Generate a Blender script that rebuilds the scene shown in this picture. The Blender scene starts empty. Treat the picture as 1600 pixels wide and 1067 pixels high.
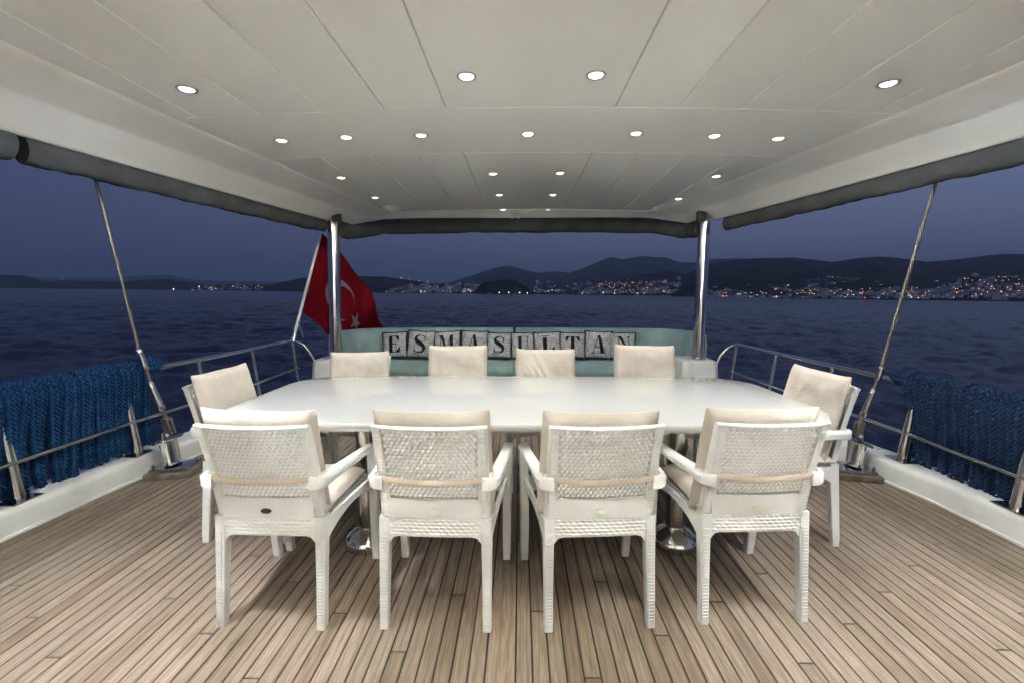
import bpy, bmesh, math, random
from mathutils import Vector, Matrix, Euler, noise
R = math.radians
PI = math.pi
rnd = random.Random(7)
scene = bpy.context.scene
C = scene.collection

# ------------------------------------------------------------------ camera
F = 711.0                      # focal length in photo pixels (1600 wide)
EYE = Vector((0, 0, 1.356))
PITCH, YAW, ROLL = R(6.06), R(1.05), 0.0
cam_d = bpy.data.cameras.new('camera')
cam = bpy.data.objects.new('camera', cam_d)
C.objects.link(cam)
cam.location = EYE
cam.rotation_euler = (PI/2 - PITCH, ROLL, YAW)
cam_d.sensor_width = 36
cam_d.lens = 36*F/1600
cam_d.clip_start = 0.05
cam_d.clip_end = 40000
scene.camera = cam

# ------------------------------------------------------------------ dusk sky
w = bpy.data.worlds.new('World')
scene.world = w
w.use_nodes = True
nt = w.node_tree
nt.nodes.clear()
wo = nt.nodes.new('ShaderNodeOutputWorld')
bg = nt.nodes.new('ShaderNodeBackground')
sky = nt.nodes.new('ShaderNodeTexSky')
sky.sky_type = 'NISHITA'
sky.sun_disc = False
sky.sun_elevation = R(-3.0)
sky.sun_rotation = R(110)
sky.altitude = 0
sky.air_density = 1.0
sky.dust_density = 1.0
sky.ozone_density = 3.0
tint = nt.nodes.new('ShaderNodeMix')
tint.data_type = 'RGBA'
tint.inputs['Factor'].default_value = 0.85
# the afterglow is to the right: the twilight sky pales from left to right
_tc = nt.nodes.new('ShaderNodeTexCoord')
_sx = nt.nodes.new('ShaderNodeSeparateXYZ')
_mr = nt.nodes.new('ShaderNodeMapRange')
_mr.inputs['From Min'].default_value = -0.8
_mr.inputs['From Max'].default_value = 0.8
_cr = nt.nodes.new('ShaderNodeValToRGB')
_e = _cr.color_ramp.elements
_e[0].color = (0.043, 0.058, 0.121, 1)
_e[1].color = (0.107, 0.135, 0.226, 1)
_m = _e.new(0.5); _m.color = (0.080, 0.095, 0.153, 1)
nt.links.new(_tc.outputs['Generated'], _sx.inputs[0])
nt.links.new(_sx.outputs['X'], _mr.inputs['Value'])
nt.links.new(_mr.outputs['Result'], _cr.inputs[0])
nt.links.new(_cr.outputs[0], tint.inputs['B'])
mul = nt.nodes.new('ShaderNodeVectorMath')
mul.operation = 'SCALE'
mul.inputs['Scale'].default_value = 1.0
nt.links.new(sky.outputs[0], mul.inputs[0])
nt.links.new(mul.outputs[0], tint.inputs['A'])
nt.links.new(tint.outputs['Result'], bg.inputs[0])
bg.inputs[1].default_value = 1.82
nt.links.new(bg.outputs[0], wo.inputs[0])

scene.view_settings.view_transform = 'Standard'
scene.view_settings.look = 'None'
scene.view_settings.gamma = 1
scene.view_settings.exposure = 0
scene.view_settings.use_curve_mapping = False
scene.render.engine = 'CYCLES'
cy = scene.cycles
cy.use_denoising = True
cy.max_bounces = 10
cy.diffuse_bounces = 6
cy.glossy_bounces = 5
cy.sample_clamp_indirect = 0.0
cy.caustics_reflective = False
cy.caustics_refractive = False
LAMP_GAIN = 1.02             # scales the watts of the ceiling downlights

_rot = cam.rotation_euler.to_matrix()

def ray(px, py):
    d = _rot @ Vector(((px-800)/F, -(py-533.5)/F, -1))
    return d

def at(px, py, Y=None, Z=None, X=None):
    """point of the place seen at a photo pixel, at depth Y, height Z or side X"""
    d = ray(px, py)
    if Y is not None: t = (Y-EYE.y)/d.y
    elif Z is not None: t = (Z-EYE.z)/d.z
    else: t = (X-EYE.x)/d.x
    return EYE + d*t

# ------------------------------------------------------------------ materials
def mat(name, col, rough=0.5, metal=0.0, spec=0.5, coat=0.0):
    m = bpy.data.materials.new(name)
    m.use_nodes = True
    b = m.node_tree.nodes['Principled BSDF']
    b.inputs['Base Color'].default_value = (*col, 1)
    b.inputs['Roughness'].default_value = rough
    b.inputs['Metallic'].default_value = metal
    b.inputs['Specular IOR Level'].default_value = spec
    b.inputs['Coat Weight'].default_value = coat
    return m

def bsdf(m): return m.node_tree.nodes['Principled BSDF']

def N(m, t, **kw):
    n = m.node_tree.nodes.new(t)
    for k, v in kw.items():
        if k in n.inputs.keys(): n.inputs[k].default_value = v
        else: setattr(n, k, v)
    return n

def L(m, a, b): m.node_tree.links.new(a, b)

def coords(m, kind='Object', scale=(1, 1, 1), loc=None):
    tc = N(m, 'ShaderNodeTexCoord')
    mp = N(m, 'ShaderNodeMapping')
    mp.inputs['Scale'].default_value = scale
    L(m, tc.outputs[kind], mp.inputs['Vector'])
    if loc is not None: L(m, loc, mp.inputs['Location'])
    return mp.outputs['Vector']

def ramp(m, fac, stops):
    r = N(m, 'ShaderNodeValToRGB')
    e = r.color_ramp.elements
    while len(e) < len(stops): e.new(0.5)
    for k, (p, c) in enumerate(stops):
        e[k].position = p
        e[k].color = (*c, 1) if len(c) == 3 else c
    L(m, fac, r.inputs['Fac'])
    return r.outputs['Color']

def vary(m, cols, scale=4, detail=5, stretch=(1, 1, 1), kind='Object', lo=0.3, hi=0.7, loc=None):
    n = N(m, 'ShaderNodeTexNoise', Scale=scale, Detail=detail)
    L(m, coords(m, kind, stretch, loc), n.inputs['Vector'])
    c = ramp(m, n.outputs['Fac'], [(lo, cols[0]), (hi, cols[1])])
    L(m, c, bsdf(m).inputs['Base Color'])
    return c

def bump(m, scale, strength, dist=0.01, detail=4, stretch=(1, 1, 1), kind='Object'):
    n = N(m, 'ShaderNodeTexNoise', Scale=scale, Detail=detail)
    L(m, coords(m, kind, stretch), n.inputs['Vector'])
    b = N(m, 'ShaderNodeBump', Strength=strength, Distance=dist)
    L(m, n.outputs['Fac'], b.inputs['Height'])
    L(m, b.outputs['Normal'], bsdf(m).inputs['Normal'])

def rough_vary(m, lo, hi, scale=6):
    n = N(m, 'ShaderNodeTexNoise', Scale=scale, Detail=5)
    L(m, coords(m), n.inputs['Vector'])
    mr = N(m, 'ShaderNodeMapRange')
    mr.inputs['From Min'].default_value = 0.3
    mr.inputs['From Max'].default_value = 0.7
    mr.inputs['To Min'].default_value = lo
    mr.inputs['To Max'].default_value = hi
    L(m, n.outputs['Fac'], mr.inputs['Value'])
    L(m, mr.outputs['Result'], bsdf(m).inputs['Roughness'])

def emit(name, col, strength):
    m = mat(name, (0.8, 0.8, 0.8))
    bsdf(m).inputs['Emission Color'].default_value = (*col, 1)
    bsdf(m).inputs['Emission Strength'].default_value = strength
    return m

M = {}
M['gelcoat'] = mat('gelcoat', (0.78, 0.78, 0.74), 0.16)
vary(M['gelcoat'], ((0.85, 0.86, 0.825), (0.88, 0.89, 0.86)), 1.3, 6)
rough_vary(M['gelcoat'], 0.05, 0.13, 2.2)
M['seam'] = mat('seam', (0.55, 0.55, 0.53), 0.6)
M['coaming'] = mat('coaming_white', (0.72, 0.73, 0.70), 0.3)
vary(M['coaming'], ((0.60, 0.61, 0.57), (0.75, 0.76, 0.73)), 2.6, 8, lo=0.25, hi=0.6)
rough_vary(M['coaming'], 0.22, 0.5, 5)
M['table'] = mat('table_lacquer', (0.50, 0.50, 0.478), 0.07)
rough_vary(M['table'], 0.02, 0.06, 3)
M['steel'] = mat('polished_steel', (0.62, 0.61, 0.58), 0.1, 1.0)
rough_vary(M['steel'], 0.06, 0.2, 14)
M['wire'] = mat('steel_wire', (0.24, 0.225, 0.20), 0.45, 1.0)
M['plastic'] = mat('white_plastic', (0.76, 0.75, 0.71), 0.38)
vary(M['plastic'], ((0.62, 0.63, 0.61), (0.675, 0.68, 0.665)), 7, 6)
M['weave'] = mat('white_weave', (0.73, 0.735, 0.715), 0.85, spec=0.05)
M['badge'] = mat('badge_cream', (0.70, 0.67, 0.55), 0.35)
M['badge_dark'] = mat('badge_black', (0.015, 0.015, 0.016), 0.35)
M['linen'] = mat('linen', (0.60, 0.54, 0.45), 0.95, spec=0.15)
vary(M['linen'], ((0.475, 0.43, 0.36), (0.58, 0.53, 0.455)), 5, 8)
_n1 = N(M['linen'], 'ShaderNodeTexNoise', Scale=16.0, Detail=8.0, Roughness=0.7)
_n2 = N(M['linen'], 'ShaderNodeTexNoise', Scale=420.0, Detail=2.0)
_c = coords(M['linen'])
L(M['linen'], _c, _n1.inputs['Vector']); L(M['linen'], _c, _n2.inputs['Vector'])
_b1 = N(M['linen'], 'ShaderNodeBump', Strength=0.35, Distance=0.02)
_b2 = N(M['linen'], 'ShaderNodeBump', Strength=0.25, Distance=0.002)
L(M['linen'], _n1.outputs['Fac'], _b1.inputs['Height'])
L(M['linen'], _n2.outputs['Fac'], _b2.inputs['Height'])
L(M['linen'], _b1.outputs['Normal'], _b2.inputs['Normal'])
L(M['linen'], _b2.outputs['Normal'], bsdf(M['linen']).inputs['Normal'])
M['strap'] = mat('strap_elastic', (0.55, 0.47, 0.37), 0.9, spec=0.1)
bump(M['strap'], 300, 0.3, 0.002, stretch=(1, 1, 6))
M['velvet'] = mat('teal_velvet', (0.14, 0.22, 0.21), 0.75, spec=0.2)
vary(M['velvet'], ((0.17, 0.26, 0.245), (0.33, 0.45, 0.43)), 3.2, 7)
bsdf(M['velvet']).inputs['Sheen Weight'].default_value = 0.6
bsdf(M['velvet']).inputs['Sheen Roughness'].default_value = 0.4
bsdf(M['velvet']).inputs['Sheen Tint'].default_value = (0.75, 0.92, 0.9, 1)
bump(M['velvet'], 9, 0.3, 0.03, 6)
M['canvas'] = mat('grey_canvas', (0.05, 0.055, 0.056), 0.9, spec=0.15)
vary(M['canvas'], ((0.024, 0.026, 0.027), (0.046, 0.050, 0.051)), 5, 7)
bump(M['canvas'], 9, 0.6, 0.04, 5, (1, 0.5, 1))
M['black'] = mat('black_plastic', (0.012, 0.012, 0.013), 0.4)
M['caulk'] = mat('caulk', (0.012, 0.011, 0.010), 0.7)
M['rope'] = mat('blue_rope', (0.010, 0.05, 0.14), 0.95, spec=0.15)
vary(M['rope'], ((0.005, 0.027, 0.082), (0.011, 0.055, 0.150)), 14, 6)
bump(M['rope'], 260, 0.5, 0.003, 3, (1, 1, 0.4))
M['rope_dark'] = mat('navy_rope', (0.010, 0.03, 0.09), 0.85, spec=0.15)
vary(M['rope_dark'], ((0.008, 0.021, 0.058), (0.018, 0.043, 0.105)), 14, 6)
bump(M['rope_dark'], 260, 0.5, 0.003, 3, (1, 1, 0.4))
M['flag_red'] = mat('flag_red', (0.145, 0.002, 0.007), 0.8, spec=0.1)
M['flag_white'] = mat('flag_white', (0.22, 0.17, 0.21), 0.8, spec=0.1)
M['print'] = mat('print_black', (0.016, 0.015, 0.015), 0.85, spec=0.1)
M['pillow'] = mat('pillow_weave', (0.5, 0.5, 0.5), 0.95, spec=0.1)
_w1 = N(M['pillow'], 'ShaderNodeTexNoise', Scale=30.0, Detail=4.0)
_w2 = N(M['pillow'], 'ShaderNodeTexNoise', Scale=30.0, Detail=4.0)
L(M['pillow'], coords(M['pillow'], 'Object', (0.35, 1, 4)), _w1.inputs['Vector'])
L(M['pillow'], coords(M['pillow'], 'Object', (4, 1, 0.35)), _w2.inputs['Vector'])
_mx = N(M['pillow'], 'ShaderNodeMath', operation='ADD')
L(M['pillow'], _w1.outputs['Fac'], _mx.inputs[0]); L(M['pillow'], _w2.outputs['Fac'], _mx.inputs[1])
_hf = N(M['pillow'], 'ShaderNodeMath', operation='MULTIPLY'); _hf.inputs[1].default_value = 0.5
L(M['pillow'], _mx.outputs[0], _hf.inputs[0])
L(M['pillow'], ramp(M['pillow'], _hf.outputs[0], [(0.38, (0.16, 0.165, 0.165)), (0.5, (0.42, 0.43, 0.42)), (0.62, (0.62, 0.63, 0.62))]), bsdf(M['pillow']).inputs['Base Color'])
M['pad'] = mat('weathered_pad', (0.16, 0.14, 0.10), 0.8)
vary(M['pad'], ((0.07, 0.06, 0.045), (0.24, 0.22, 0.17)), 12, 6)

# teak: grain runs along the plank, each plank has its own tone
tk = M['teak'] = mat('teak', (0.36, 0.29, 0.23), 0.6, spec=0.3)
oi = N(tk, 'ShaderNodeObjectInfo')
sc_ = N(tk, 'ShaderNodeMath', operation='MULTIPLY'); sc_.inputs[1].default_value = 57.0
L(tk, oi.outputs['Random'], sc_.inputs[0])
cmb = N(tk, 'ShaderNodeCombineXYZ')
L(tk, sc_.outputs[0], cmb.inputs[0]); L(tk, sc_.outputs[0], cmb.inputs[1])
gv = coords(tk, 'Object', (1, 0.05, 1), cmb.outputs[0])
gn = N(tk, 'ShaderNodeTexNoise', Scale=165.0, Detail=6.0, Distortion=0.4)
L(tk, gv, gn.inputs['Vector'])
grain = ramp(tk, gn.outputs['Fac'], [(0.24, (0.155, 0.118, 0.084)), (0.5, (0.266, 0.214, 0.162)), (0.78, (0.345, 0.292, 0.230))])
gw = N(tk, 'ShaderNodeTexWave', Scale=9.0, Distortion=14.0, Detail=2.0)
gw.inputs['Detail Scale'].default_value = 0.7
L(tk, coords(tk, 'Object', (1, 0.10, 1), cmb.outputs[0]), gw.inputs['Vector'])
wv = N(tk, 'ShaderNodeMix', data_type='RGBA', blend_type='MULTIPLY'); wv.inputs['Factor'].default_value = 0.5
L(tk, grain, wv.inputs['A'])
L(tk, ramp(tk, gw.outputs['Fac'], [(0.0, (0.62, 0.58, 0.52)), (0.4, (1, 1, 1))]), wv.inputs['B'])
tone = ramp(tk, oi.outputs['Random'], [(0.0, (0.74, 0.69, 0.64)), (0.3, (0.92, 0.90, 0.87)), (0.7, (1.0, 1.0, 1.0)), (1.0, (1.16, 1.14, 1.12))])
tm = N(tk, 'ShaderNodeMix', data_type='RGBA', blend_type='MULTIPLY'); tm.inputs['Factor'].default_value = 1
L(tk, wv.outputs['Result'], tm.inputs['A']); L(tk, tone, tm.inputs['B'])
st = N(tk, 'ShaderNodeTexNoise', Scale=1.7, Detail=6.0)
stc = N(tk, 'ShaderNodeNewGeometry')
L(tk, stc.outputs['Position'], st.inputs['Vector'])
sm = N(tk, 'ShaderNodeMix', data_type='RGBA', blend_type='MULTIPLY'); sm.inputs['Factor'].default_value = 1
L(tk, tm.outputs['Result'], sm.inputs['A'])
L(tk, ramp(tk, st.outputs['Fac'], [(0.3, (0.74, 0.71, 0.67)), (0.5, (0.98, 0.97, 0.95)), (0.68, (1.08, 1.08, 1.10))]), sm.inputs['B'])
L(tk, sm.outputs['Result'], bsdf(tk).inputs['Base Color'])
gb = N(tk, 'ShaderNodeBump', Strength=0.25, Distance=0.002)
L(tk, gn.outputs['Fac'], gb.inputs['Height']); L(tk, gb.outputs['Normal'], bsdf(tk).inputs['Normal'])

M['hill'] = mat('hill_scrub', (0.05, 0.055, 0.04), 1.0, spec=0.0)
vary(M['hill'], ((0.022, 0.028, 0.022), (0.085, 0.082, 0.062)), 0.012, 9, lo=0.35, hi=0.68)
M['house'] = mat('house_white', (0.80, 0.78, 0.76), 0.9, spec=0.1)
M['house_tone'] = mat('house_stone', (0.52, 0.48, 0.45), 0.9, spec=0.1)
M['window'] = mat('house_window', (0.03, 0.035, 0.05), 0.3)
M['lit'] = emit('lit_window', (1.0, 0.72, 0.42), 0.45)
M['lamp_orange'] = emit('lamp_orange', (1.0, 0.36, 0.10), 7.0)
M['lamp_white'] = emit('lamp_white', (1.0, 0.90, 0.70), 6.0)
M['tree_leaf'] = mat('pine_leaf', (0.03, 0.045, 0.03), 1.0, spec=0.0)
M['bark'] = mat('bark', (0.06, 0.05, 0.04), 0.9)
M['boat_white'] = mat('boat_white', (0.7, 0.7, 0.7), 0.4)
M['chrome'] = mat('satin_chrome', (0.50, 0.49, 0.48), 0.3, 1.0)
M['lens_warm'] = emit('lens_warm', (1.0, 0.93, 0.62), 3.2)
M['lens_white'] = emit('lens_white', (1.0, 0.99, 0.96), 6)
M['lens_cool'] = emit('lens_cool', (0.86, 0.92, 1.0), 4)

sea_m = M['sea'] = mat('sea_water', (0.034, 0.050, 0.095), 0.16, spec=0.5)
bsdf(sea_m).inputs['IOR'].default_value = 1.33
sn = N(sea_m, 'ShaderNodeTexNoise', Scale=2.6, Detail=6.0, Roughness=0.6)
sg = N(sea_m, 'ShaderNodeNewGeometry')
smp = N(sea_m, 'ShaderNodeMapping'); smp.inputs['Scale'].default_value = (0.55, 1.5, 1)
L(sea_m, sg.outputs['Position'], smp.inputs['Vector'])
L(sea_m, smp.outputs['Vector'], sn.inputs['Vector'])
sb = N(sea_m, 'ShaderNodeBump', Strength=0.42, Distance=0.2)
L(sea_m, sn.outputs['Fac'], sb.inputs['Height']); L(sea_m, sb.outputs['Normal'], bsdf(sea_m).inputs['Normal'])

# ------------------------------------------------------------------ mesh helpers
def obj(name, bm, m, parent=None, smooth=False, angle=None):
    me = bpy.data.meshes.new(name)
    if not isinstance(bm, bpy.types.Mesh):
        bm.to_mesh(me); bm.free()
        for mm in (m if isinstance(m, (list, tuple)) else [m]): me.materials.append(mm)
        if smooth:
            me.polygons.foreach_set('use_smooth', [True]*len(me.polygons))
            if angle: me.set_sharp_from_angle(angle=R(angle))
    else: me = bm
    o = bpy.data.objects.new(name, me)
    C.objects.link(o)
    if parent is not None: o.parent = parent
    return o

def thing(name, label, cat, loc=(0, 0, 0), rz=0.0, group=None):
    o = bpy.data.objects.new(name, None)
    C.objects.link(o)
    o.empty_display_size = 0.1
    o.location = loc
    o.rotation_euler = (0, 0, rz)
    return tag(o, label, cat, group)

def tag(o, label=None, cat=None, group=None, kind=None):
    if label: o['label'] = label
    if cat: o['category'] = cat
    if group: o['group'] = group
    if kind: o['kind'] = kind
    return o

def copy_tree(o, parent=None):
    c = o.copy()
    C.objects.link(c)
    if parent is not None: c.parent = parent
    for ch in list(o.children): copy_tree(ch, c)
    return c

def box(bm, c, s, bev=0.0, rot=None, seg=1):
    r = bmesh.ops.create_cube(bm, size=1)
    vs = r['verts']
    bmesh.ops.scale(bm, vec=s, verts=vs)
    if bev > 0:
        es = list({e for v in vs for e in v.link_edges})
        g = bmesh.ops.bevel(bm, geom=es, offset=bev, segments=seg, affect='EDGES', profile=0.5)
        vs = list({v for f in g['faces'] for v in f.verts} | {v for v in vs if v.is_valid})
    if rot is not None: bmesh.ops.rotate(bm, cent=(0, 0, 0), matrix=rot if isinstance(rot, Matrix) else Euler(rot).to_matrix(), verts=vs)
    bmesh.ops.translate(bm, vec=c, verts=vs)
    return vs

def loft(bm, rings, closed=True, cap=True):
    vr = [[bm.verts.new(p) for p in r] for r in rings]
    n = len(vr[0])
    for a, b in zip(vr, vr[1:]):
        for k in range(n if closed else n-1):
            k2 = (k+1) % n
            try: bm.faces.new((a[k], a[k2], b[k2], b[k]))
            except ValueError: pass
    if cap and closed:
        bm.faces.new(list(reversed(vr[0])))
        bm.faces.new(vr[-1])
    return vr

def fix(bm):
    bmesh.ops.recalc_face_normals(bm, faces=bm.faces[:])
    return bm

def smooth_path(pts, n=8):
    pts = [Vector(p) for p in pts]
    if len(pts) < 3: return pts
    out = []
    P = [pts[0]*2-pts[1]] + pts + [pts[-1]*2-pts[-2]]
    for i in range(1, len(P)-2):
        p0, p1, p2, p3 = P[i-1:i+3]
        for k in range(n):
            t = k/n
            out.append(0.5*((2*p1) + (p2-p0)*t + (2*p0-5*p1+4*p2-p3)*t*t + (3*p1-p0-3*p2+p3)*t**3))
    out.append(pts[-1])
    return out

def tube(bm, pts, r, n=12, cap=True, flat=None):
    pts = [Vector(p) for p in pts]
    rings = []
    up = None
    for i, p in enumerate(pts):
        t = (pts[min(i+1, len(pts)-1)] - pts[max(i-1, 0)]).normalized()
        if up is None:
            up = Vector((0, 0, 1)) if abs(t.z) < 0.9 else Vector((1, 0, 0))
        a = t.cross(up).normalized()
        up = a.cross(t).normalized()
        rr = r[i] if isinstance(r, (list, tuple)) else r
        fa, fb = flat if flat else (1, 1)
        rings.append([p + a*(math.cos(2*PI*k/n)*rr*fa) + up*(math.sin(2*PI*k/n)*rr*fb) for k in range(n)])
    loft(bm, rings, True, cap)

def lathe(bm, prof, n=24, c=(0, 0, 0)):
    rings = [[Vector((c[0]+r*math.cos(2*PI*k/n), c[1]+r*math.sin(2*PI*k/n), c[2]+z)) for k in range(n)] for r, z in prof]
    loft(bm, rings, True, True)

def prism(bm, poly, z0, z1, bev=0.0):
    a = [bm.verts.new((x, y, z0)) for x, y in poly]
    b = [bm.verts.new((x, y, z1)) for x, y in poly]
    n = len(poly)
    bm.faces.new(list(reversed(a))); bm.faces.new(b)
    for k in range(n): bm.faces.new((a[k], a[(k+1) % n], b[(k+1) % n], b[k]))

def lerp_tab(tab, y):
    if y <= tab[0][0]:
        (a, b), (c, d) = tab[0], tab[1]
    elif y >= tab[-1][0]:
        (a, b), (c, d) = tab[-2], tab[-1]
    else:
        for (a, b), (c, d) in zip(tab, tab[1:]):
            if a <= y <= c: break
    return b + (d-b)*(y-a)/(c-a)

# ================================================================== SETTING: sea
SEA = -2.7
HEEL = R(0.62)             # the boat heels a little: the water falls away to the right
def sea_z(x): return SEA - x*math.tan(HEEL)
def build_sea():
    import numpy as np
    rs = np.concatenate([np.geomspace(3.0, 700, 620), np.geomspace(720, 12000, 40)])
    th = np.linspace(-R(76), R(76), 560)
    RR, TT = np.meshgrid(rs, th, indexing='ij')
    X, Y = RR*np.sin(TT), RR*np.cos(TT)
    Z = np.zeros_like(X)
    cell = np.gradient(rs)[:, None]*np.ones_like(X)
    g = np.random.default_rng(3)
    for k in range(70):
        lam = 0.45*(7/0.45)**g.random()
        ang = R(100) + g.normal(0, 0.55)
        amp = 0.0105*lam**0.75
        kk = 2*PI/lam
        ph = g.random()*2*PI
        fade = np.clip((lam/(cell*2.5))-0.4, 0, 1)
        arg = kk*(X*np.cos(ang)+Y*np.sin(ang))+ph
        Z += amp*fade*(np.sin(arg)+0.25*np.cos(2*arg))
    V = np.stack([X, Y, Z+SEA-X*math.tan(HEEL)], -1).reshape(-1, 3)
    a, b = X.shape
    idx = np.arange(a*b).reshape(a, b)
    fc = np.stack([idx[:-1, :-1], idx[:-1, 1:], idx[1:, 1:], idx[1:, :-1]], -1).reshape(-1, 4)[:, ::-1]
    me = bpy.data.meshes.new('sea')
    me.from_pydata(V.tolist(), [], fc.tolist())
    me.polygons.foreach_set('use_smooth', [True]*len(me.polygons))
    me.materials.append(M['sea'])
    o = obj('sea', me, None)
    tag(o, 'dark blue rippled sea all round the stern at dusk', kind='structure')
    # the water abeam and ahead of the boat, outside the frame, seen only in reflections
    bm = bmesh.new()
    box(bm, (0, -2000, SEA-0.7), (12000, 3960, 0.4), 0, (0, HEEL, 0))
    o = obj('sea', bm, M['sea']); tag(o, 'sea ahead of the boat', kind='structure')
build_sea()

# ------------------------------------------------------------------ hills
HILLS = {}
def hill(key, label, sil, D1, D0, pw=1.0, back=1.6, seed=0, amp=1.0, step=6):
    """a ridge in the round: silhouette heights at distance D1, shore at D0, falling again behind"""
    xs = []
    x = sil[0][0]
    while x <= sil[-1][0]:
        xs.append(x); x += step
    tab = [(a, b) for a, b in sil]
    cols = []
    for x in xs:
        y = lerp_tab(tab, x)
        base = noise.noise((x*0.045, seed*3.1, 0))*1.3 + noise.noise((x*0.16, seed*3.1, 5))*0.7
        p = at(x, y + base*amp*0.7, Y=D1)
        tx = p.x/D1
        cols.append((tx, max(p.z, sea_z(p.x)+0.5)))
    nd = 12
    rings = []
    for j in range(nd+1):
        t = j/nd
        D = D0+(D1-D0)*t
        row = []
        for i, (tx, top) in enumerate(cols):
            sz = sea_z(tx*D)
            z = sz-0.6 + (top-sz+0.6)*t**pw
            nz = noise.noise((tx*D*0.006, D*0.004, seed))*0.16+noise.noise((tx*D*0.02, D*0.015, seed+9))*0.06
            z += nz*(top-sz)*math.sin(PI*t)
            row.append(Vector((tx*D, D, z)))
        rings.append(row)
    for t in (0.4, 1.0):
        D = D1*(1+(back-1)*t)
        rings.append([Vector((tx*D, D, sea_z(tx*D)-1+(top-sea_z(tx*D))*(1-t)**1.3)) for tx, top in cols])
    bm = bmesh.new()
    loft(bm, rings, closed=False)
    for f in bm.faces:
        pass
    o = obj('hill', fix(bm), M['hill'], smooth=True)
    tag(o, label, kind='structure')
    HILLS[key] = (tab, D1, D0, pw)
    return o

def on_hill(key, px, py):
    """where the sight line of a photo pixel meets the front slope of a hill"""
    tab, D1, D0, pw = HILLS[key]
    top = at(px, lerp_tab(tab, px), Y=D1).z
    best = None
    for k in range(81):
        t = k/80
        D = D0+(D1-D0)*t
        p = at(px, py, Y=D)
        sz = sea_z(p.x)
        z = sz-0.6+(top-sz+0.6)*t**pw
        if best is None or abs(p.z-z) < best[0]: best = (abs(p.z-z), D, z, p)
    D, z = best[1], best[2]
    p = at(px, py, Y=D)
    return Vector((p.x, D, z))

hill('far_left', 'far blue range behind the left headland', [(-260, 431), (50, 433), (100, 434), (180, 433.5), (230, 430.5), (262, 430), (285, 434), (310, 438), (380, 440), (470, 442), (560, 443), (720, 446)], 8000, 6500, seed=1, amp=0.6)
hill('left', 'dark low headland at the far left', [(-1700, 449), (-1100, 443), (-700, 432), (-420, 424), (-100, 429), (0, 430), (35, 431), (55, 435), (75, 440), (110, 438.5), (160, 440), (200, 440), (240, 437), (265, 436.5), (290, 440), (320, 446), (345, 451), (372, 457)], 3000, 2300, seed=2)
hill('left_low', 'low shore with lights left of the flag', [(262, 457), (300, 448), (330, 446), (380, 445), (430, 446), (480, 450), (520, 456)], 2700, 2200, seed=3)
hill('flag', 'dark headland behind the flag', [(395, 457), (430, 443), (475, 434), (540, 431), (600, 433), (630, 437), (660, 441), (690, 446), (720, 451), (750, 458)], 2300, 1700, seed=4)
hill('mount', 'mountain ridge beyond the town', [(630, 452), (660, 446), (705, 441), (740, 430), (775, 418), (795, 415), (815, 421), (840, 427), (870, 424), (890, 427), (915, 418), (945, 405), (955, 402), (975, 406), (1000, 400), (1040, 403), (1060, 410), (1085, 411), (1110, 406), (1150, 404), (1220, 406), (1320, 420)], 5200, 1650, pw=1.9, seed=5, amp=0.7)
hill('mid', 'dark wooded hill beside the right pole', [(890, 459), (920, 449), (950, 441), (1000, 430), (1040, 424), (1080, 428), (1120, 436), (1170, 448), (1200, 458)], 2300, 1450, pw=1.4, seed=6)
hill('right', 'long dark ridge above the town on the right', [(1050, 452), (1070, 432), (1095, 416), (1130, 409), (1180, 404), (1240, 403), (1270, 406), (1300, 410), (1340, 404), (1370, 401), (1400, 403), (1430, 407), (1450, 410), (1500, 405), (1560, 398), (1600, 397), (1700, 398), (2100, 412), (2600, 430), (3100, 452)], 2600, 900, pw=1.35, seed=7, amp=0.8)
hill('right_town', 'built up slope at the right end of the bay', [(1440, 466), (1465, 450), (1490, 438), (1510, 431), (1530, 428), (1570, 431), (1600, 433), (1700, 436), (1900, 446), (2300, 460)], 1350, 820, seed=8, amp=0.7)
hill('shore_left', 'low waterfront of the white town', [(575, 460), (610, 452), (640, 446), (700, 443), (760, 446), (800, 452), (840, 459)], 1900, 1500, seed=9, amp=0.5)
hill('islet', 'small dark wooded hill on the waterfront', [(738, 459.5), (750, 447), (762, 441), (785, 438), (808, 441), (822, 449), (838, 460)], 1400, 1300, seed=10, step=3)

# ================================================================== BOAT: deck
PX = -0.07   # centre line
DECK_L = [(-1.6, -2.9), (2.3, -2.84), (3.02, -2.805), (3.26, -2.77), (4.3, -2.58), (5.3, -2.40), (6.9, -1.98)]
DECK_R = [(-1.6, 2.78), (2.39, 2.70), (2.87, 2.685), (3.19, 2.635), (4.3, 2.47), (5.3, 2.30), (6.9, 1.88)]
deck = bpy.data.objects.new('deck', None); C.objects.link(deck)
tag(deck, 'weathered teak planked aft deck with black caulked seams', kind='structure')
bm = bmesh.new()
ys = [-1.6+0.3*k for k in range(29)]
poly = [(lerp_tab(DECK_L, y)-0.1, y) for y in ys] + [(lerp_tab(DECK_R, y)+0.1, y) for y in reversed(ys)]
prism(bm, poly, -0.06, -0.004)
obj('caulking', fix(bm), M['caulk'], deck)
PW, GAP = 0.0612, 0.0070
def plank(x0, x1, y0, y1):
    h = GAP/2
    bm = bmesh.new()
    box(bm, (0, 0, -0.01), (x1-x0-2*h, y1-y0-2*h, 0.02), 0.0009)
    o = obj('plank', bm, M['teak'], deck)
    o.location = ((x0+x1)/2, (y0+y1)/2, rnd.uniform(-0.0006, 0.0006))
strips = [(PX+0.055+k*PW, PX+0.055+(k+1)*PW) for k in range(46)] + [(PX-0.055-(k+1)*PW, PX-0.055-k*PW) for k in range(46)] + [(PX-0.055, PX+0.055)]
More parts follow.
